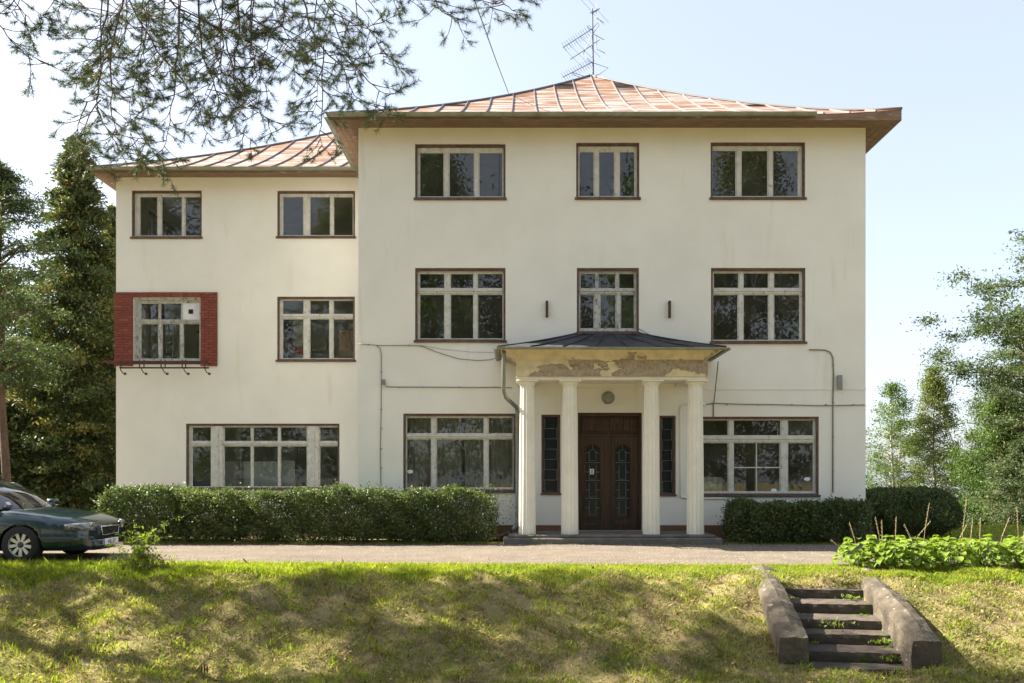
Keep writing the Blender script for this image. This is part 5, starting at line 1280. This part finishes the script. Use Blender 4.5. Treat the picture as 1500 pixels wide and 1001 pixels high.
# front end
MB().bevbox(2.30, 2.385, -.36, .36, .445, .62, .03).build('grille_housing', m_trim, car)
gr = MB().bevbox(2.375, 2.392, -.30, .30, .465, .605, .012).build('grille', m_black, car)
fr = MB(); pg = [(2.395,-.31,.61),(2.395,.31,.61),(2.398,.27,.46),(2.398,-.27,.46),(2.395,-.31,.61)]; fr.tube(pg, .011, 6); fr.build('grille_frame', m_chrome, gr, True)
MB().tube([(2.402,.17,.465),(2.402,-.17,.605)], .010, 5).build('diagonal_bar', m_chrome, gr)
MB().lathe([(.028,2.40),(.028,2.412)], (0,0,.535), 20, 'x').build('round_emblem', m_chrome, gr)
for i in range(9): MB().box(2.393, 2.397, -.29+i*.0725-.003, -.29+i*.0725+.003, .475, .598).build('grille_bar', m_trim, gr)
MB().bevbox(2.02, 2.40, -.50, .50, .20, .40, .05).build('bumper', m_paint, car, True)
for s in (-1, 1):
    P_ = []
    for i in range(7):           # wrap-around headlight following the corner of the nose
        f = i/6; ang = f; x = 2.335-.30*f**1.7; y = s*(.42+.40*f**.62); zt, zb = .685-.01*f+(.015 if 0<i<6 else 0), .545+.04*f
        P_.append([(x+.018,y*1.03,zb),(x+.035-.0*f,y*1.045,(zt+zb)/2),(x+.012,y*1.03,zt)])
    for P__ in (P_,):
        o = MB().grid(P__).build('headlight', m_lens, car, True)
        sol_ = o.modifiers.new('t','SOLIDIFY'); sol_.thickness = .02
    MB().bevbox(-.5,.5,-.02,.02,-.03,.03,.01).build('bumper_strip', m_trim, car, loc=(1.95,s*.865,.43), rot=(0,0,s*R(-14))).scale = (.5,1,1)
    MB().bevbox(.55,.72,-.10,.10,-.06,.07,.03).build('mirror', m_paint, car, True, loc=(.12,s*.98,1.0))
    MB().bevbox(-1.0,.55,-.012,.012,-.02,.02,.006).build('side_moulding', m_trim, car, loc=(.1,s*.905,.50))
    for xh in (.25,-.75): MB().bevbox(xh-.1,xh+.1,s*.905-.018,s*.905+.018,.80,.83,.008).build('door_handle', m_trim, car)
pl = MB().bevbox(2.395, 2.41, -.26, .26, .275, .385, .004).build('licence_plate', m_paper, car)
MB().box(2.411, 2.413, -.258, -.22, .277, .383).build('plate_band', mat('plate_blue', (.03,.07,.35), rough=.4), pl)
fc = bpy.data.curves.new('plate_text', 'FONT'); fc.body = 'HE-37'; fc.size = .105; fc.align_x = 'CENTER'; fc.extrude = .001; fc.materials.append(m_ink)
_t = bpy.data.objects.new('plate_text_curve', fc); col.objects.link(_t); bpy.context.view_layer.update()
_m = bpy.data.meshes.new_from_object(_t.evaluated_get(bpy.context.evaluated_depsgraph_get())); bpy.data.objects.remove(_t, do_unlink=True)
tx = bpy.data.objects.new('plate_lettering', _m); col.objects.link(tx); tx.parent = pl; tx.location = (2.413, .02, .292); tx.rotation_euler = (R(90), 0, R(90))
# cabin
def cab(x, f):   # half width at height fraction f
    return .80-.20*f
WSb = [(1.12-.22*(abs(t)**2), t*.80, .945-.01*abs(t)) for t in [i/5-1 for i in range(11)]]
WSt = [(.36-.12*(abs(t)**2), t*.60, 1.405-.035*t*t) for t in [i/5-1 for i in range(11)]]
P_ = [[tuple(Vector(a).lerp(Vector(b), f)+Vector((.05*math.sin(math.pi*f),0,.03*math.sin(math.pi*f)))) for a, b in zip(WSb, WSt)] for f in [i/6 for i in range(7)]]
MB().grid(P_).build('windscreen', m_carglass, car, True)
RB = [(-2.28+.10*t*t, t*.76, .95) for t in [i/5-1 for i in range(11)]]; RT = [(-2.0+.06*t*t, t*.58, 1.38-.03*t*t) for t in [i/5-1 for i in range(11)]]
MB().grid([RB, RT]).build('rear_window', m_carglass, car, True)
rr_ = []
for x, zc, wf in ((.38,1.408,.60),(.15,1.44,.615),(-.3,1.46,.62),(-1.0,1.455,.615),(-1.6,1.43,.605),(-2.02,1.385,.585)):
    rr_.append([(x-.12*t*t*(1 if x > 0 else 0), t*wf, zc-.045*abs(t)**2.6) for t in [i/6-1 for i in range(13)]])
o = MB().grid(rr_).build('roof', m_paint, car, True); s_ = o.modifiers.new('t','SOLIDIFY'); s_.thickness = .025
for s in (-1, 1):
    def bp(x): return Vector((x, s*(.80 if x > -2 else .77), .945))
    def tp(x): return Vector((x, s*.605, 1.385 if x > -1.6 else 1.36))
    xsb = [.90,.80,-.12,-.22,-1.15,-1.27,-2.05,-2.2]; xst = [.26,.20,-.16,-.24,-1.10,-1.20,-1.85,-1.98]
    for i in (1,3,5): MB().grid([[bp(xsb[i]), bp(xsb[i+1])],[bp(xsb[i]).lerp(tp(xst[i]),.5)+Vector((0,s*.02,0)), bp(xsb[i+1]).lerp(tp(xst[i+1]),.5)+Vector((0,s*.02,0))],[tp(xst[i]), tp(xst[i+1])]]).build('side_window', m_carglass, car, True)
    for i in (0,2,4,6):
        o = MB().grid([[bp(xsb[i]), bp(xsb[i+1])],[bp(xsb[i]).lerp(tp(xst[i]),.5)+Vector((0,s*.024,0)), bp(xsb[i+1]).lerp(tp(xst[i+1]),.5)+Vector((0,s*.024,0))],[tp(xst[i]), tp(xst[i+1])]]).build('pillar', m_paint, car, True)
        q = o.modifiers.new('t','SOLIDIFY'); q.thickness = .03; q.offset = 0
    MB().tube([(.1,s*.60,1.44),(-.2,s*.60,1.49),(-1.5,s*.59,1.48),(-1.8,s*.58,1.42)], .012, 6).build('roof_rail', m_trim, car, True)
    for x in (.25,-.75):
        se = MB().bevbox(x-.25, x+.2, s*.38-.24, s*.38+.24, .62, .97, .05).build('seat', m_trim, car)
        MB().bevbox(x-.32, x-.2, s*.38-.22, s*.38+.22, .9, 1.16, .04).build('seat_back', m_trim, se); MB().bevbox(x-.32,x-.24,s*.38-.11,s*.38+.11,1.17,1.30,.03).build('headrest', m_trim, se)
    MB().tube([(1.17,s*.34-.25,.965),(.98,s*.34+.10,1.03)], .008, 4).build('wiper', m_black, car)
MB().bevbox(-2.15, .80, -.77, .77, .953, .962, .003).build('cabin_lining', m_trim, car); MB().bevbox(.62, .98, -.72, .72, .93, 1.0, .03).build('dashboard', m_trim, car)
pp = MB().box(-.05,.05,-.002,.002,-.03,.03).build('windscreen_sticker', m_paper, car, loc=(.93,-.60,1.03), rot=(R(-35),0,R(90)))
